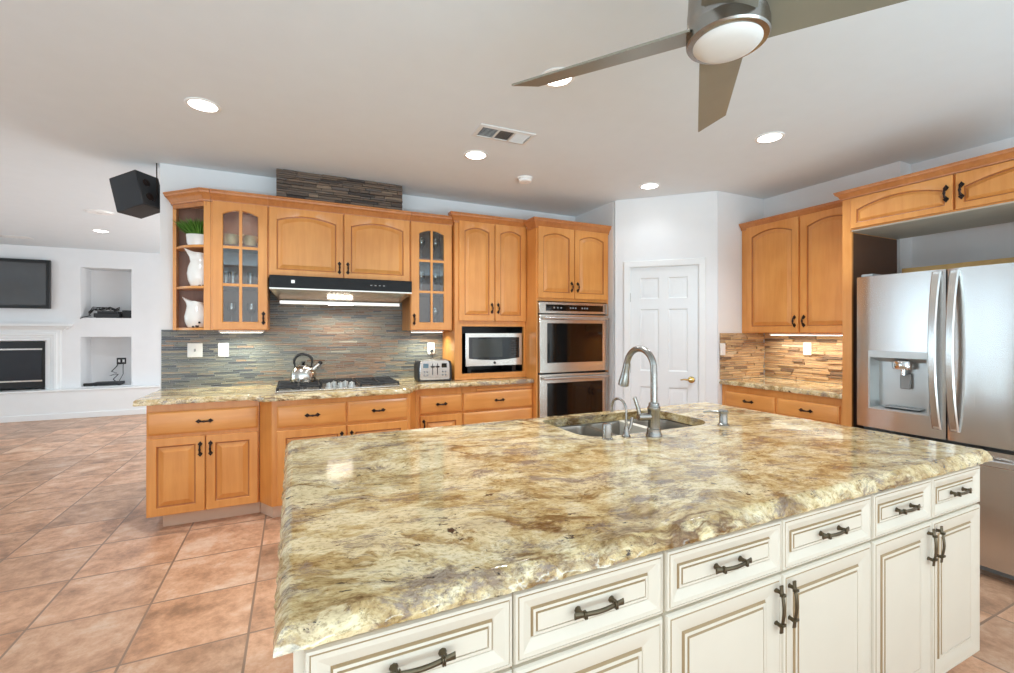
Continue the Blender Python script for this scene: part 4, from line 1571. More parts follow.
t = thing('potted_plant', 'small grassy green plant in a white oval pot on the top corner shelf', 'plant', (-0.672, 4.285, 2.0425))
mb = MB()
mb.lathe([(0.055, 0), (0.066, 0.004), (0.074, 0.03), (0.079, 0.085), (0.078, 0.095), (0.070, 0.095), (0.068, 0.080), (0.004, 0.078)], (0, 0, 0), 28, sx=1.15, sy=0.85)
mb.build('pot', M['white'], t)
mb = MB()
rnd = random.Random(4)
leafy(mb, 900, 0.05, 0.150, rnd)
k = mb.build('foliage', M['leaf'], t, 0)
k.location.z = 0.079


def pitcher(name, label, loc, s, rotz, tall):
    t = thing(name, label, 'pitcher', loc, rotz)
    mb = MB()
    if tall:
        prof = [(0.052, 0), (0.060, 0.004), (0.078, 0.05), (0.085, 0.10), (0.078, 0.15), (0.060, 0.19), (0.050, 0.215), (0.053, 0.245), (0.058, 0.262), (0.053, 0.262), (0.046, 0.235), (0.046, 0.20), (0.010, 0.10)]
    else:
        prof = [(0.050, 0), (0.058, 0.004), (0.076, 0.045), (0.080, 0.085), (0.070, 0.130), (0.054, 0.160), (0.047, 0.178), (0.052, 0.205), (0.047, 0.205), (0.042, 0.18), (0.010, 0.08)]

    zt = max(z for _, z in prof)

    def fn(v, q):
        k = max(0.0, (v.z - zt * 0.72) / (zt * 0.28))
        sp = max(0.0, math.cos(q - PI)) ** 6
        v = v.copy()
        v.x -= sp * k * 0.045
        v.z += sp * k * 0.030 - max(0.0, math.cos(q)) * k * 0.012
        return v
    mb.lathe([(r * s, z * s) for r, z in prof], (0, 0, 0), 32, fn=fn, cap1=True)
    mb.build('body', M['white'], t)
    mb = MB()
    pts = [(0.050 * s, 0, zt * 0.93 * s), (0.085 * s, 0, zt * 1.0 * s), (0.115 * s, 0, zt * 0.86 * s), (0.116 * s, 0, zt * 0.66 * s), (0.096 * s, 0, zt * 0.48 * s), (0.074 * s, 0, zt * 0.40 * s)]
    # smooth the curve
    fine = []
    for i in range(len(pts) - 1):
        for u in (0, 0.5):
            fine.append(tuple(pts[i][k] * (1 - u) + pts[i + 1][k] * u for k in range(3)))
    fine.append(pts[-1])
    mb.tube(fine, 0.009 * s, 10)
    mb.build('handle', M['white'], t)
    mb = MB()
    for (a, z, rr) in ((-70, 0.015, 0.014), (-60, 0.04, 0.009), (-95, 0.006, 0.010)):
        rad = (0.061 if z < 0.02 else 0.0745) * s
        mb.lathe([(rr * 1.0, 0), (rr * 0.8, 0.0025), (0.001, 0.003)], (rad * math.cos(R(a)), rad * math.sin(R(a)), z * s), 9,
                 rot=Matrix.Rotation(R(a + 90), 3, 'Z') @ Matrix.Rotation(R(90), 3, 'X'))
    mb.build('chipped_enamel', M['rug_char'], t, 0)
    return t


pitcher('pitcher', 'taller white enamel pitcher on the middle corner shelf', (-0.668, 4.275, 1.7265), 1.02, R(12), True)
pitcher('pitcher', 'shorter white pitcher with curved handle on the bottom corner shelf', (-0.690, 4.275, 1.4045), 1.02, R(-8), False)


def cup(label, loc, s, rotz):
    t = thing('teacup', label, 'cup', loc, rotz)
    mb = MB()
    mb.lathe([(0.030 * s, 0), (0.033 * s, 0.004), (0.046 * s, 0.03), (0.050 * s, 0.055), (0.046 * s, 0.078), (0.048 * s, 0.088), (0.044 * s, 0.088), (0.040 * s, 0.05), (0.006, 0.008)], (0, 0, 0), 24)
    mb.build('body', M['orn'], t)
    mb = MB()
    mb.tube([(0.046 * s, 0, 0.075 * s), (0.072 * s, 0, 0.078 * s), (0.084 * s, 0, 0.055 * s), (0.072 * s, 0, 0.030 * s), (0.047 * s, 0, 0.028 * s)], 0.006 * s, 8)
    mb.build('handle', M['orn'], t)
    return t


cup('painted china cup with tall rim in the upper pane beside the corner shelves', (-0.455, 4.215, UB + 0.6735), 1.25, R(5))
cup('low painted china cup in the upper pane of the glass door nearer the hood', (-0.315, 4.215, UB + 0.6735), 1.05, R(-10))


def tumbler(label, loc, r, h, group, stem=False):
    mb = MB()
    if stem:
        mb.lathe([(0.032, 0), (0.030, 0.003), (0.006, 0.006), (0.004, h * 0.5), (0.010, h * 0.53), (r, h * 0.72), (r * 1.02, h * 0.86), (r * 0.9, h), (r * 0.86, h), (r * 0.96, h * 0.86), (r * 0.9, h * 0.72), (0.002, h * 0.56)], (0, 0, 0), 18)
        nm, cat = 'wine_glass', 'glass'
    else:
        mb.lathe([(r * 0.82, 0), (r, 0.004), (r, h), (r * 0.93, h), (r * 0.91, 0.014), (0.002, 0.012)], (0, 0, 0), 18)
        nm, cat = 'drinking_glass', 'glass'
    return tag(mb.build(nm, M['crystal'], loc=loc), label, cat, group)


for x, lab in ((-0.485, 'clear tumbler in the middle row beside the corner shelves, first'), (-0.435, 'clear tumbler in the middle row, second from the corner shelves'), (-0.315, 'clear tumbler in the middle row, nearest the hood')):
    tumbler(lab, (x, 4.20, UB + 0.3535), 0.022, 0.11, 'tumblers behind the glass door beside the corner shelves')
for x, lab in ((-0.45, 'wine glass in the bottom row beside the corner shelves'), (-0.31, 'wine glass in the bottom row nearer the hood')):
    tumbler(lab, (x, 4.25, UB + 0.0185), 0.036, 0.20, 'wine glasses behind the glass door beside the corner shelves', True)
for x, z, lab in ((GX + 0.13, 0.6735, 'stemmed glass on the top shelf above the toaster, hood side'), (GX + 0.265, 0.6735, 'stemmed glass on the top shelf above the toaster, microwave side'),
                  (GX + 0.13, 0.3535, 'stemmed glass on the middle shelf above the toaster, hood side'), (GX + 0.265, 0.3535, 'stemmed glass on the middle shelf above the toaster, microwave side'),
                  (GX + 0.265, 0.0185, 'stemmed glass on the bottom shelf above the toaster')):
    tumbler(lab, (x, 4.22, UB + z), 0.036, 0.20, 'stemmed glasses in the cabinet above the toaster', True)

# ------------------------------------------------------------------ pantry door
t = struct(thing('door_1', 'white six panel pantry door in the diagonal wall', 'door', (2.99, 3.725, 0), R(-45)))
del t['category']
mb = MB()
dx0, dx1, dz1 = 0.151, 0.789, 2.02
dw = dx1 - dx0
st = 0.095
cols = [(dx0 + st, dx0 + dw / 2 - 0.045), (dx0 + dw / 2 + 0.045, dx1 - st)]
rows = [(0.20, 0.82), (0.98, 1.60), (1.705, 1.915)]
xs = [dx0, cols[0][0], cols[0][1], cols[1][0], cols[1][1], dx1]
zs = [0.008, rows[0][0], rows[0][1], rows[1][0], rows[1][1], rows[2][0], rows[2][1], dz1]
yf = 0.012
for i in range(5):
    for j in range(7):
        if i in (1, 3) and j in (1, 3, 5):
            a, b, z0, z1 = xs[i], xs[i + 1], zs[j], zs[j + 1]
            lp = []
            for ins, y in ((0, yf), (0.010, yf + 0.010), (0.018, yf + 0.010), (0.040, yf + 0.002), (0.042, yf + 0.002)):
                lp.append([(a + ins, y, z0 + ins), (b - ins, y, z0 + ins), (b - ins, y, z1 - ins), (a + ins, y, z1 - ins)])
            mb.loops(lp, 0, False, True)
        else:
            mb.face([(xs[i], yf, zs[j]), (xs[i + 1], yf, zs[j]), (xs[i + 1], yf, zs[j + 1]), (xs[i], yf, zs[j + 1])])
for q in ([(dx0, yf, 0.008), (dx0, yf + 0.035, 0.008), (dx0, yf + 0.035, dz1), (dx0, yf, dz1)], [(dx1, yf, 0.008), (dx1, yf + 0.035, 0.008), (dx1, yf + 0.035, dz1), (dx1, yf, dz1)],
          [(dx0, yf, dz1), (dx1, yf, dz1), (dx1, yf + 0.035, dz1), (dx0, yf + 0.035, dz1)], [(dx0, yf + 0.035, 0.008), (dx1, yf + 0.035, 0.008), (dx1, yf + 0.035, dz1), (dx0, yf + 0.035, dz1)]):
    mb.face(q)
bmesh.ops.remove_doubles(mb.bm, verts=mb.bm.verts, dist=1e-5)
slab_o = mb.build('panel', M['door'], t, 20)
mb = MB()
pr = [(0.0, 0.0), (0.066, 0.0), (0.066, -0.012), (0.058, -0.018), (0.030, -0.016), (0.018, -0.012), (0.008, -0.012), (0.0, -0.006)]
# casing: left, right, head with mitres
i0, i1, zt = D0 + 0.004, D1 - 0.004, DT - 0.004
mb.loops([[(i0 - a, y, 0.0) for a, y in pr], [(i0 - a, y, zt + a) for a, y in pr], [(i1 + a, y, zt + a) for a, y in pr], [(i1 + a, y, 0.0) for a, y in pr]], 0, True, True)
mb.build('casing', M['trim'], t, 25)
mb = MB()
mb.box(D0 + 0.0005, D0 + 0.0045, 0.001, 0.10, 0, DT - 0.005)
mb.box(D1 - 0.0045, D1 - 0.0005, 0.001, 0.10, 0, DT - 0.005)
mb.box(D0 + 0.005, D1 - 0.005, 0.001, 0.10, DT - 0.005, DT - 0.001)
mb.build('jamb', M['trim'], t, 0)
mb = MB()
rx = Matrix.Rotation(R(90), 3, 'X')
mb.lathe([(0.032, 0), (0.032, 0.006), (0.026, 0.010), (0.012, 0.012), (0.011, 0.045), (0.018, 0.048), (0.018, 0.056), (0.004, 0.058)], (0, 0, 0), 20, rot=rx)
mb.tube([(0, -0.05, 0), (-0.03, -0.054, 0.002), (-0.07, -0.052, 0.004), (-0.10, -0.046, -0.002)], [0.010, 0.009, 0.007, 0.006], 10)
k = mb.build('door_handle', M['brass'], t)
k.location = (0.727, yf, 0.905)
for z in (0.25, 1.0, 1.72):
    mb = MB()
    mb.tube([(0, 0, -0.045), (0, 0, 0.045)], 0.006, 8)
    k = mb.build('hinge', M['steel_dark'], t)
    k.location = (0.1475, 0.004, z)
# baseboards by the pantry door
mb = MB()
mb.box(0.0, D0 - 0.064, -0.014, -0.001, 0, 0.09, bev=0.003)
mb.box(D1 + 0.064, 0.945, -0.014, -0.001, 0, 0.09, bev=0.003)
struct(mb.build('baseboard_pantry', M['trim'], loc=(2.99, 3.725, 0), rotz=R(-45)))

# ------------------------------------------------------------------ right hand run (faces -X): local x runs towards the viewer
RZ = R(-90)
XR = 3.722
t = thing('base_cabinet', 'maple base cabinet below the lit stone corner beside the fridge', 'cabinet', (XR, 3.040, 0), RZ)
w = 3.040 - 1.974
d = 4.328 - XR
mb = MB()
base_body(mb, 0, w, d)
mb.build('body', M['wood'], t, 0)
mb = MB()
mb.box(0, w, 0.07, d, 0, 0.104)
mb.build('toe_kick', M['toe'], t, 0)
for a, b in ((0.044, 0.532), (0.556, 1.036)):
    maple_drawer(t, a, b, 0.676, 0.810)
    maple_door(t, a, b, 0.110, 0.655, 0, b - 0.03 if a < 0.3 else a + 0.03, 0.56)
o = slab('side_countertop', [(3.690, 1.976), (4.327, 1.976), (4.327, 3.040), (3.690, 3.040)], 0.873, 0.914, 0.003, None, slope=0.004, rough_edges={3}, seed=9)
tag(o, 'short golden granite counter in the stone clad corner by the pantry', 'countertop')
XU = 4.0
t = thing('wall_cabinet', 'maple wall cabinet with two tall arched doors between pantry wall and fridge', 'cabinet', (XU, 3.040, 1.36), RZ)
d = 4.328 - XU
open_carcass(t, w, d, 2.40 - 1.36, (), mi=1)
maple_door(t, 0.06, 0.562, 0.006, 1.02, 0.045, 0.562 - 0.032, 0.105)
maple_door(t, 0.578, w - 0.004, 0.006, 1.02, 0.045, 0.578 + 0.032, 0.105)
crown(t, [(0.0, -0.003), (w, -0.003)], dz=-1.36 - 0.02, scale=0.75)
lamp_strip('under_cabinet_light', 'slim lamp under the wall cabinet beside the fridge', (4.19, 2.45, 1.36 - 0.0005), 0.85, 3.0, (1.0, 0.95, 0.84), M['under_lens'], rotz=RZ)
# fridge surround
XF = 3.69
t = thing('fridge_cabinet', 'maple cabinet bridging over the fridge with a tall side panel', 'cabinet', (XF, 1.972, 0), RZ)
w = 1.972 - 0.72
d = 4.328 - XF
mb = MB()
mb.box(0.0, 0.062, 0.0, 0.02, 0.0, 2.36)
mb.box(0.0, 0.050, 0.02, d, 0.0, 2.36)
mb.build('side_panel', M['wood'], t, 0)
mb = MB()
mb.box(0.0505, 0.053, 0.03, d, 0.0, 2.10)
mb.build('panel_shade', M['wood_shade'], t, 0)  # thin added sheet, paints the shade on the panel's fridge side
mb = MB()
mb.box(w - 0.05, w, 0.0, d, 0.0, 2.36)
mb.build('side_panel', M['wood'], t, 0)
mb = MB()
mb.box(0.062, w - 0.05, 0.0, 0.018, 2.115, 2.36)
mb.box(0.0505, w - 0.05, 0.0185, d, 2.342, 2.36)
mb.box(0.0505, w - 0.05, d - 0.012, d, 2.13, 2.342)
mb.build('body', M['wood'], t, 0)
mb = MB()
mb.box(0.0505, w - 0.05, 0.0, d, 2.105, 2.1148)
mb.build('underside', M['under'], t, 0)
FD = [(0.0, -0.017), (0.003, -0.021), (0.036, -0.021), (0.038, -0.0175), (0.041, -0.0095), (0.045, -0.0085), (0.060, -0.0185), (0.062, -0.0205)]
mid = 1.972 - 1.338
maple_door(t, 0.063, mid - 0.006, 2.122, 2.342, 0.05, mid - 0.036, 2.232, prof=FD)
maple_door(t, mid + 0.006, w - 0.01, 2.122, 2.342, 0.05, mid + 0.036, 2.232, prof=FD)
crown(t, [(0.0, 0.285), (0.0, -0.002), (w, -0.002)], dz=-0.037, scale=0.7)

# refrigerator
t = thing('refrigerator', 'stainless french door fridge with water dispenser', 'fridge', (3.50, 1.785, 0), RZ)
FW = 0.96
mb = MB()
mb.box(0.004, FW - 0.004, 0.085, 0.80, 0.06, 1.735)
mb.box(0.03, FW - 0.03, 0.10, 0.78, 0.0, 0.06)
mb.build('body', M['grey'], t, 0)


def curved_door(name, x0, x1, z0, z1, hole=None, n=10):
    """door skin bowed a little towards the room; hole=(xa,xb,za,zb,depth)"""
    mb = MB()
    xs = {round(x0 + (x1 - x0) * i / n, 5) for i in range(n + 1)}
    zs = {z0, z1}
    if hole:
        xs |= {hole[0], hole[1]}
        zs |= {hole[2], hole[3]}
    xs, zs = sorted(xs), sorted(zs)

    def yb(x):
        u = (x - FW / 2) / (FW / 2)
        e = min(x - x0, x1 - x)
        return -0.018 * (1 - u * u) + (0.010 if e < 1e-4 else 0.0)
    for i in range(len(xs) - 1):
        for j in range(len(zs) - 1):
            cx, cz = (xs[i] + xs[i + 1]) / 2, (zs[j] + zs[j + 1]) / 2
            if hole and hole[0] < cx < hole[1] and hole[2] < cz < hole[3]:
                continue
            a, b = xs[i], xs[i + 1]
            mb.face([(a, yb(a), zs[j]), (b, yb(b), zs[j]), (b, yb(b), zs[j + 1]), (a, yb(a), zs[j + 1])])
    bk = 0.080
    for i in range(len(xs) - 1):
        a, b = xs[i], xs[i + 1]
        for z in (z0, z1):
            mb.face([(a, yb(a), z), (b, yb(b), z), (b, bk, z), (a, bk, z)])
    for x in (x0, x1):
        for j in range(len(zs) - 1):
            mb.face([(x, yb(x), zs[j]), (x, bk, zs[j]), (x, bk, zs[j + 1]), (x, yb(x), zs[j + 1])])
    mb.face([(x0, bk, z0), (x1, bk, z0), (x1, bk, z1), (x0, bk, z1)])
    bmesh.ops.remove_doubles(mb.bm, verts=mb.bm.verts, dist=1e-5)
    return mb.build(name, M['steel'], t, 30), yb


hole = (0.088, 0.392, 0.872, 1.205, 0.07)
dl, ybf = curved_door('door', 0.0, 0.476, 0.735, 1.745, hole)
dr_, _ = curved_door('door', 0.484, FW, 0.735, 1.745)
dz_, _ = curved_door('freezer_drawer', 0.0, FW, 0.065, 0.712)
# dispenser
a, b, z0, z1, dep = hole
ya, yb_ = ybf(a), ybf(b)
mb = MB()
ins = 0.03
mb.loops([[(a, ya, z0), (b, yb_, z0), (b, yb_, z1), (a, ya, z1)],
          [(a + ins * 0.5, dep, z0 + 0.01), (b - ins * 0.5, dep, z0 + 0.01), (b - ins * 0.5, dep, z1 - ins), (a + ins * 0.5, dep, z1 - ins)]], 0, False, True)
cav = mb.build('dispenser_cavity', M['silver'], dl, 0)
mb = MB()
fr = 0.010
for (p, q, c, e) in ((a - fr, b + fr, z1, z1 + 0.042), (a - fr, b + fr, z0 - fr, z0), (a - fr, a, z0, z1), (b, b + fr, z0, z1)):
    y0 = min(ybf(p), ybf(q)) - 0.004
    y1 = max(ybf(p), ybf(q)) + 0.004
    mb.prism([(p, ybf(p) - 0.005), (q, ybf(q) - 0.005), (q, ybf(q) + 0.003), (p, ybf(p) + 0.003)], c, e)
mb.build('dispenser_frame', M['silver'], dl, 0)
mb = MB()
cx = (a + b) / 2 + 0.01
mb.lathe([(0.050, -0.01), (0.055, 0.0), (0.055, 0.035), (0.048, 0.045), (0.01, 0.047)], (cx, 0.030, z1 - 0.062), 20, sy=0.7)
mb.tube([(cx + 0.005, 0.030, z1 - 0.075), (cx + 0.005, 0.026, z1 - 0.11)], [0.018, 0.014], 12)
mb.build('dispenser_nozzle', M['chrome'], dl)
mb = MB()
mb.box(cx - 0.022, cx + 0.035, 0.045, 0.056, z1 - 0.20, z1 - 0.10, bev=0.006)
mb.build('dispenser_paddle', M['grey'], dl)
mb = MB()
mb.box(cx - 0.10, cx + 0.10, -0.002, 0.066, z0 + 0.012, z0 + 0.018)
for i in range(9):
    mb.box(cx - 0.09 + i * 0.021, cx - 0.084 + i * 0.021, 0.0, 0.06, z0 + 0.0185, z0 + 0.021)
mb.build('drip_tray', M['grey'], dl, 0)
# bowed bar handles


def bow_bar(x, z0, z1, wtop, parent):
    mb = MB()
    lps = []
    n = 18
    for i in range(n + 1):
        u = i / n
        z = z0 + (z1 - z0) * u
        k = (2 * u - 1) ** 2
        yo = -0.022 - 0.062 * (1 - k) ** 0.9
        wd = 0.019 + 0.004 * k
        th = 0.007
        lps.append([(x - wd, yo, z), (x - wd * 0.7, yo - th, z), (x + wd * 0.7, yo - th, z), (x + wd, yo, z), (x + wd * 0.7, yo + th, z), (x - wd * 0.7, yo + th, z)])
    mb.loops(lps, 0, True, True)
    for z in (z0 + 0.02, z1 - 0.02):
        mb.box(x - 0.015, x + 0.015, -0.034, -0.008, z - 0.018, z + 0.018, bev=0.003)
    return mb.build('handle', M['steel'], parent, 40)


bow_bar(0.440, 0.79, 1.735, 0.03, dl)
bow_bar(0.520, 0.79, 1.735, 0.03, dr_)
mb = MB()
lps = []
for i in range(19):
    u = i / 18
    x = 0.08 + (FW - 0.16) * u
    k = (2 * u - 1) ** 2
    yo = -0.026 - 0.05 * (1 - k)
    z = 0.655
    lps.append([(x, yo - 0.007, z - 0.013), (x, yo - 0.007, z + 0.013), (x, yo, z + 0.019), (x, yo + 0.007, z + 0.013), (x, yo + 0.007, z - 0.013), (x, yo, z - 0.019)])
mb.loops(lps, 0, True, True)
for x in (0.10, FW - 0.10):
    mb.box(x - 0.018, x + 0.018, -0.034, -0.002, 0.642, 0.668, bev=0.003)
mb.build('handle', M['steel'], dz_, 40)
mb = MB()
for x in (0.05, FW - 0.05):
    mb.box(x - 0.035, x + 0.035, 0.03, 0.14, 1.7455, 1.765, bev=0.004)
mb.build('hinge_cover', M['grey'], t)
mb = MB()
mb.box(-0.011, 0.011, -0.52, 0.48, 0.0, 0.112, bev=0.002)
tag(mb.build('wooden_board', M['board'], loc=(4.16, 1.33, 1.7365)), 'long thin raw pine board standing on edge on top of the fridge', 'board')

# ------------------------------------------------------------------ ceiling things


def can_light(label, x, y, power=CAN_POWER, r=0.092):
    t = thing('recessed_light', label, 'ceiling light', (x, y, H))
    mb = MB()
    mb.lathe([(r, -0.0005), (r, -0.004), (r * 0.94, -0.007), (r * 0.80, -0.005), (r * 0.78, -0.0005)], (0, 0, 0), 36, cap0=False, cap1=False)
    mb.build('trim_ring', M['plastic'], t)
    mb = MB()
    mb.lathe([(r * 0.79, -0.0008), (r * 0.79, -0.0035), (0.002, -0.0042)], (0, 0, 0), 32)
    mb.build('lamp_lens', M['lens'], t)
    area_light('can_lamp', (0, 0, -0.012), (0, 0, 0), r * 1.5, r * 1.5, power, (0.85, 0.93, 1.0), t, 'DISK', 125)
    return t


can_light('bright recessed ceiling light above the glass cabinet end of the counter', -0.485, 3.20)
can_light('bright recessed ceiling light partly behind a fan blade', 1.265, 2.05)
can_light('bright recessed ceiling light next to the white air vent', 1.258, 3.215)
can_light('bright recessed ceiling light in front of the pantry door', 2.975, 3.213, CAN_POWER * 0.1)
can_light('bright recessed ceiling light nearest the fridge', 2.985, 2.055)
can_light('bright recessed ceiling light in the living room', -2.33, 7.79)


def vent_plate(label, loc, w, d, cells, rotz=0.0):
    t = thing('air_vent', label, 'air vent', loc, rotz)
    mb = MB()
    iw, idp = w - 0.05, d - 0.05
    mb.loops([[(sx * w / 2, sy * d / 2, -0.0005) for sx, sy in ((-1, -1), (1, -1), (1, 1), (-1, 1))],
              [(sx * w / 2, sy * d / 2, -0.006) for sx, sy in ((-1, -1), (1, -1), (1, 1), (-1, 1))],
              [(sx * iw / 2, sy * idp / 2, -0.010) for sx, sy in ((-1, -1), (1, -1), (1, 1), (-1, 1))],
              [(sx * iw / 2, sy * idp / 2, -0.0015) for sx, sy in ((-1, -1), (1, -1), (1, 1), (-1, 1))]], 0)
    for k in range(1, cells):
        x = -iw / 2 + iw * k / cells
        mb.box(x - 0.006, x + 0.006, -idp / 2, idp / 2, -0.010, -0.002)
    mb.build('frame', M['vent'], t, 0)
    mb = MB()
    mb.box(-iw / 2, iw / 2, -idp / 2, idp / 2, -0.0015, -0.0006)
    mb.build('duct', M['vent_dark'], t, 0)
    mb = MB()
    for k in range(cells):
        xa, xb = -iw / 2 + iw * k / cells + 0.008, -iw / 2 + iw * (k + 1) / cells - 0.008
        tilt = R((35, -35, 60)[k % 3])
        if k % 3 == 1:
            m_ = 7
            for i in range(m_):
                x = xa + (xb - xa) * (i + 0.5) / m_
                mt = Matrix.Translation((x, 0, -0.0058)) @ Matrix.Rotation(R(-48), 4, 'Y')
                mb.box(-0.005, 0.005, -idp / 2 + 0.004, idp / 2 - 0.004, -0.0006, 0.0006, mat=mt)
        else:
            m_ = 8
            for i in range(m_):
                y = -idp / 2 + idp * (i + 0.5) / m_
                mt = Matrix.Translation(((xa + xb) / 2, y, -0.0058)) @ Matrix.Rotation(tilt if k % 3 == 0 else R(-40), 4, 'X')
                mb.box(-(xb - xa) / 2, (xb - xa) / 2, -0.0055, 0.0055, -0.0006, 0.0006, mat=mt)
    mb.build('louvers', M['vent'], t, 0)
    return t


vent_plate('white three section air vent in the kitchen ceiling', (1.30, 2.80, H), 0.40, 0.19, 3, R(-2))
vent_plate('slim air vent in the living room ceiling', (-3.62, 8.78, H), 0.42, 0.20, 3)


def disc(name, label, cat, x, y, r, h):
    t = thing(name, label, cat, (x, y, H))
    mb = MB()
    mb.lathe([(r, -0.0005), (r, -h * 0.35), (r * 0.86, -h * 0.42), (r * 0.84, -h * 0.85), (r * 0.74, -h), (0.004, -h)], (0, 0, 0), 30)
    mb.build('housing', M['plastic'], t)
    mb = MB()
    mb.lathe([(r * 0.20, -h - 0.0002), (r * 0.18, -h - 0.003), (0.002, -h - 0.0035)], (0.0, 0, 0), 16)
    mb.build('test_button', M['vent'], t)
    return t


disc('smoke_detector', 'small white round smoke detector on the kitchen ceiling past the vent', 'smoke detector', 1.835, 3.513, 0.066, 0.038)
disc('ceiling_speaker', 'flat white disc on the living room ceiling', 'ceiling speaker', -1.97, 6.55, 0.13, 0.015)

# ceiling fan
FX, FYY, FZ = 1.228, 0.985, 2.345
t = thing('ceiling_fan', 'brushed nickel ceiling fan with grey blades and frosted light', 'ceiling fan', (FX, FYY, H))
zf = FZ - H
mb = MB()
mb.lathe([(0.075, -0.001), (0.075, -0.02), (0.055, -0.055), (0.016, -0.062), (0.0135, -0.07), (0.0135, zf + 0.13), (0.03, zf + 0.125), (0.045, zf + 0.115)], (0, 0, 0), 28)
mb.build('downrod', M['steel_dark'], t)
mb = MB()
mb.lathe([(0.03, zf + 0.12), (0.100, zf + 0.115), (0.112, zf + 0.105), (0.115, zf + 0.045), (0.113, zf + 0.040), (0.113, zf + 0.036), (0.117, zf + 0.033), (0.117, zf - 0.012), (0.115, zf - 0.016), (0.115, zf - 0.020), (0.120, zf - 0.023), (0.120, zf - 0.060), (0.116, zf - 0.066), (0.100, zf - 0.068)], (0, 0, 0), 48)
mb.build('motor_housing', M['steel_dark'], t, 30)
mb = MB()
mb.lathe([(0.100, zf - 0.064), (0.100, zf - 0.069), (0.092, zf - 0.078), (0.070, zf - 0.086), (0.035, zf - 0.091), (0.002, zf - 0.092)], (0, 0, 0), 40)
mb.build('light_lens', M['fan_lens'], t)
for az in (126.0, 44.0, -51.0, -138.0):
    mb = MB()
    n = 8
    lps = []
    for i in range(n + 1):
        u = i / n
        r = 0.100 + u * 0.605
        w0 = 0.078 - 0.020 * u
        sk = 0.0
        e0, e1 = r + (0.03 * u), r - (0.03 * u)
        lps.append([(e1, -w0, 0.0035), (e0, w0, 0.0035), (e0, w0, -0.0035), (e1, -w0, -0.0035)])
    mb.loops(lps, 0, True, True)
    o = mb.build('blade', M['fan_blade'], t, 30)
    o.location = (0, 0, zf - 0.015)
    o.rotation_euler = (R(-17), 0, R(az))

# ------------------------------------------------------------------ loudspeaker on the wall end
t = thing('wall_speaker', 'black boxy loudspeaker tilted on a bracket at the wall end', 'speaker', (-1.130, 4.535, 2.465))
rt = Matrix.Rotation(R(-32), 4, 'Z') @ Matrix.Rotation(R(-15), 4, 'Y')
mb = MB()
pr = [(-0.105, -0.115), (0.085, -0.135), (0.105, -0.02), (0.105, 0.08), (0.085, 0.135), (-0.105, 0.115)]
vs = mb.box(-0.110, 0.130, -0.105, 0.105, -0.140, 0.140, bev=0.006, mat=None)
k = mb.build('cabinet', M['black_matt'], t)
k.matrix_local = rt
mb = MB()
mb.box(-0.118, -0.111, -0.095, 0.095, -0.130, 0.130, bev=0.003)
k = mb.build('grille', M['black'], t)
k.matrix_local = rt
mb = MB()
for z in (-0.06, 0.055):
    mb.lathe([(0.030, 0), (0.030, 0.006), (0.020, 0.008), (0.004, 0.004)], (0.1305, -0.03, z), 16, rot=Matrix.Rotation(R(90), 3, 'Y'))
k = mb.build('terminal', M['iron'], t)
k.matrix_local = rt
mb = MB()
mb.tube([(0.09, 0.0, 0.0), (0.14, 0.0, 0.0), (0.1685, 0.0, 0.0)], 0.012, 10)
mb.box(0.162, 0.1705, -0.03, 0.03, -0.06, 0.06, bev=0.002)
mb.build('bracket', M['iron'], t)
mb = MB()
mb.tube([(0.105, -0.10, -0.04), (0.135, -0.10, -0.06), (0.150, -0.09, 0.0), (0.146, -0.08, 0.10), (0.142, -0.07, 0.18), (0.142, -0.07, 0.2645)], 0.004, 8)
mb.build('cord', M['iron'], t)

# ------------------------------------------------------------------ living room
# fireplace
t = thing('fireplace', 'white mantel fireplace with dark glass firebox', 'fireplace', (-4.08, FY - 0.002, 0.4605))
mb = MB()
W_ = 0.72
# surround legs and frieze stepped like a moulding
for k, (ins, dp) in enumerate(((0.0, 0.05), (0.05, 0.065), (0.10, 0.05), (0.14, 0.035))):
    pass
sec = [(0.0, 0.0), (0.0, -0.055), (0.035, -0.055), (0.045, -0.07), (0.075, -0.07), (0.085, -0.05), (0.12, -0.045), (0.13, -0.03), (0.165, -0.03), (0.172, 0.0)]
zt = 0.765 + 0.172
mb.loops([[(-W_ + 0.0 + a, y, 0.0) for a, y in sec], [(-W_ + a, y, zt - a) for a, y in sec], [(W_ - a, y, zt - a) for a, y in sec], [(W_ - a, y, 0.0) for a, y in sec]], 0, True, True)
mb.build('surround', M['trim'], t, 25)
mb = MB()
prof = [(0.0, zt), (0.065, zt), (0.075, zt + 0.02), (0.10, zt + 0.03), (0.115, zt + 0.055), (0.15, zt + 0.065), (0.15, zt + 0.10), (0.0, zt + 0.10)]
mb.sweep([(-W_ + 0.012, 0.0), (-W_ + 0.012, -0.012), (W_ - 0.012, -0.012), (W_ - 0.012, 0.0)], prof[:-1] + [(-0.01, zt + 0.10), (-0.01, zt)])
mb.box(-W_ - 0.10, W_ + 0.10, -0.13, 0.0, zt + 0.065, zt + 0.099, bev=0.004)
mb.build('mantel_shelf', M['trim'], t, 25)
t2 = MB()
t2.box(-0.51, 0.51, 0.03, 0.06, 0.02, 0.755)
t2.build('firebox_frame', M['black'], t, 0)
mb = MB()
mb.box(-0.47, 0.47, 0.022, 0.029, 0.15, 0.62)
mb.build('firebox_glass', M['firebox'], t, 0)
for z in (0.135, 0.635):
    mb = MB()
    mb.box(-0.48, 0.48, 0.008, 0.0215, z - 0.012, z + 0.014, bev=0.003)
    mb.build('metal_bar', M['steel_h'], t)
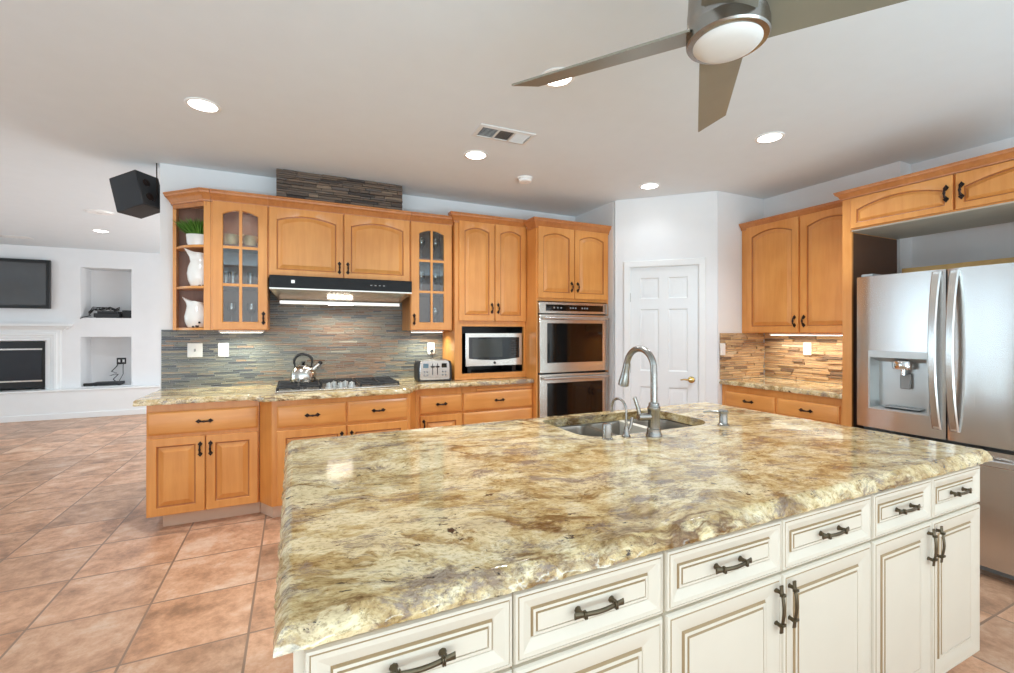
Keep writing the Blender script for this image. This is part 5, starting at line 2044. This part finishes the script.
# television
t = thing('television', 'flat black television on the wall above the fireplace mantel', 'television', (-4.12, FY - 0.001, 1.735))
mb = MB()
tw, th = 0.645, 0.765
mb.loops([[(x, y, z) for x, z in ((-tw + i, 0 + i), (tw - i, 0 + i), (tw - i, th - i), (-tw + i, th - i))] for i, y in ((0.03, 0.0), (0.03, -0.03), (0.0, -0.04), (0.0, -0.072), (0.004, -0.076), (0.048, -0.076), (0.05, -0.072))], 0, True, True)
mb.build('frame', M['black'], t, 30)
mb = MB()
mb.box(-tw + 0.051, tw - 0.051, -0.0735, -0.0722, 0.051, th - 0.051)
mb.build('screen', M['screen'], t, 0)
# niche electronics
t = thing('media_player', 'black media box with tangled cables in the upper wall niche', 'electronics', (-2.74, FY + 0.13, 1.6005))
mb = MB()
mb.box(-0.24, 0.09, -0.10, 0.16, 0.008, 0.078, bev=0.006)
mb.box(-0.20, 0.07, -0.08, 0.14, 0.079, 0.115, bev=0.006)
for sx in (-0.2, 0.06):
    mb.box(sx - 0.02, sx + 0.02, -0.06, 0.1, 0.0, 0.008)
mb.build('body', M['black_matt'], t)
mb = MB()
rnd = random.Random(2)
for q in range(6):
    pts = [(-0.32 + 0.40 * i / 7, -0.04 + rnd.uniform(-0.05, 0.05), 0.125 + rnd.uniform(-0.005, 0.06) - (0.08 if i == 0 else 0)) for i in range(8)]
    mb.tube(pts, 0.007, 6)
mb.tube([(-0.30, -0.02, 0.04), (-0.33, -0.08, 0.02), (-0.36, -0.132, 0.008), (-0.385, -0.165, -0.015)], 0.007, 6)
mb.build('cables', M['black'], t)
mb = MB()
mb.box(-0.08, 0.08, -0.08, 0.08, 0, 0.135, bev=0.006)
tag(mb.build('cable_box', M['black'], loc=(-2.56, FY + 0.22, 1.6005)), 'small dark square box at the inner side of the upper niche', 'electronics')
t = thing('disc_player', 'flat black disc player lying in the lower wall niche', 'electronics', (-2.83, FY + 0.12, 0.4705))
mb = MB()
mb.box(-0.17, 0.20, -0.08, 0.14, 0.008, 0.055, bev=0.004)
for sx in (-0.14, 0.17):
    mb.box(sx - 0.015, sx + 0.015, -0.06, 0.1, 0.0, 0.008)
mb.build('body', M['black_matt'], t)
mb = MB()
mb.box(-0.150, 0.05, -0.082, -0.0801, 0.025, 0.040)
mb.build('disc_tray', M['black'], t, 0)
mb = MB()
mb.box(-0.06, 0.06, -0.035, 0.035, 0, 0.05, bev=0.006)
tag(mb.build('power_adapter', M['black'], loc=(-3.06, FY + 0.10, 0.4705)), 'small black power adapter at the corner of the lower niche', 'power adapter')
t = thing('niche_outlet', 'black double outlet plate on the back of the lower niche', 'outlet', (-2.72, FY + 0.419, 0.86))
mb = MB()
mb.box(-0.065, 0.065, -0.006, 0.0, -0.055, 0.055, bev=0.003)
mb.build('plate', M['black'], t)
for s in (-1, 1):
    mb = MB()
    mb.box(s * 0.03 - 0.015, s * 0.03 + 0.015, -0.0085, -0.0061, -0.025, 0.025)
    mb.build('socket', M['plastic'], t, 0)
mb = MB()
mb.tube([(-0.03, -0.012, -0.02), (-0.05, -0.05, -0.09), (-0.10, -0.12, -0.17), (-0.02, -0.14, -0.20), (-0.12, -0.13, -0.24), (0.0, -0.15, -0.22), (-0.06, -0.18, -0.30), (-0.03, -0.19, -0.330)], 0.008, 6)
mb.tube([(0.03, -0.012, -0.02), (0.04, -0.06, -0.12), (0.06, -0.13, -0.22), (0.03, -0.16, -0.30), (0.02, -0.18, -0.330)], 0.005, 6)
tag(mb.build('cable_tangle', M['black'], loc=(-2.72, FY + 0.410, 0.86)), 'tangle of black cables hanging from the lower niche outlet', 'cable')
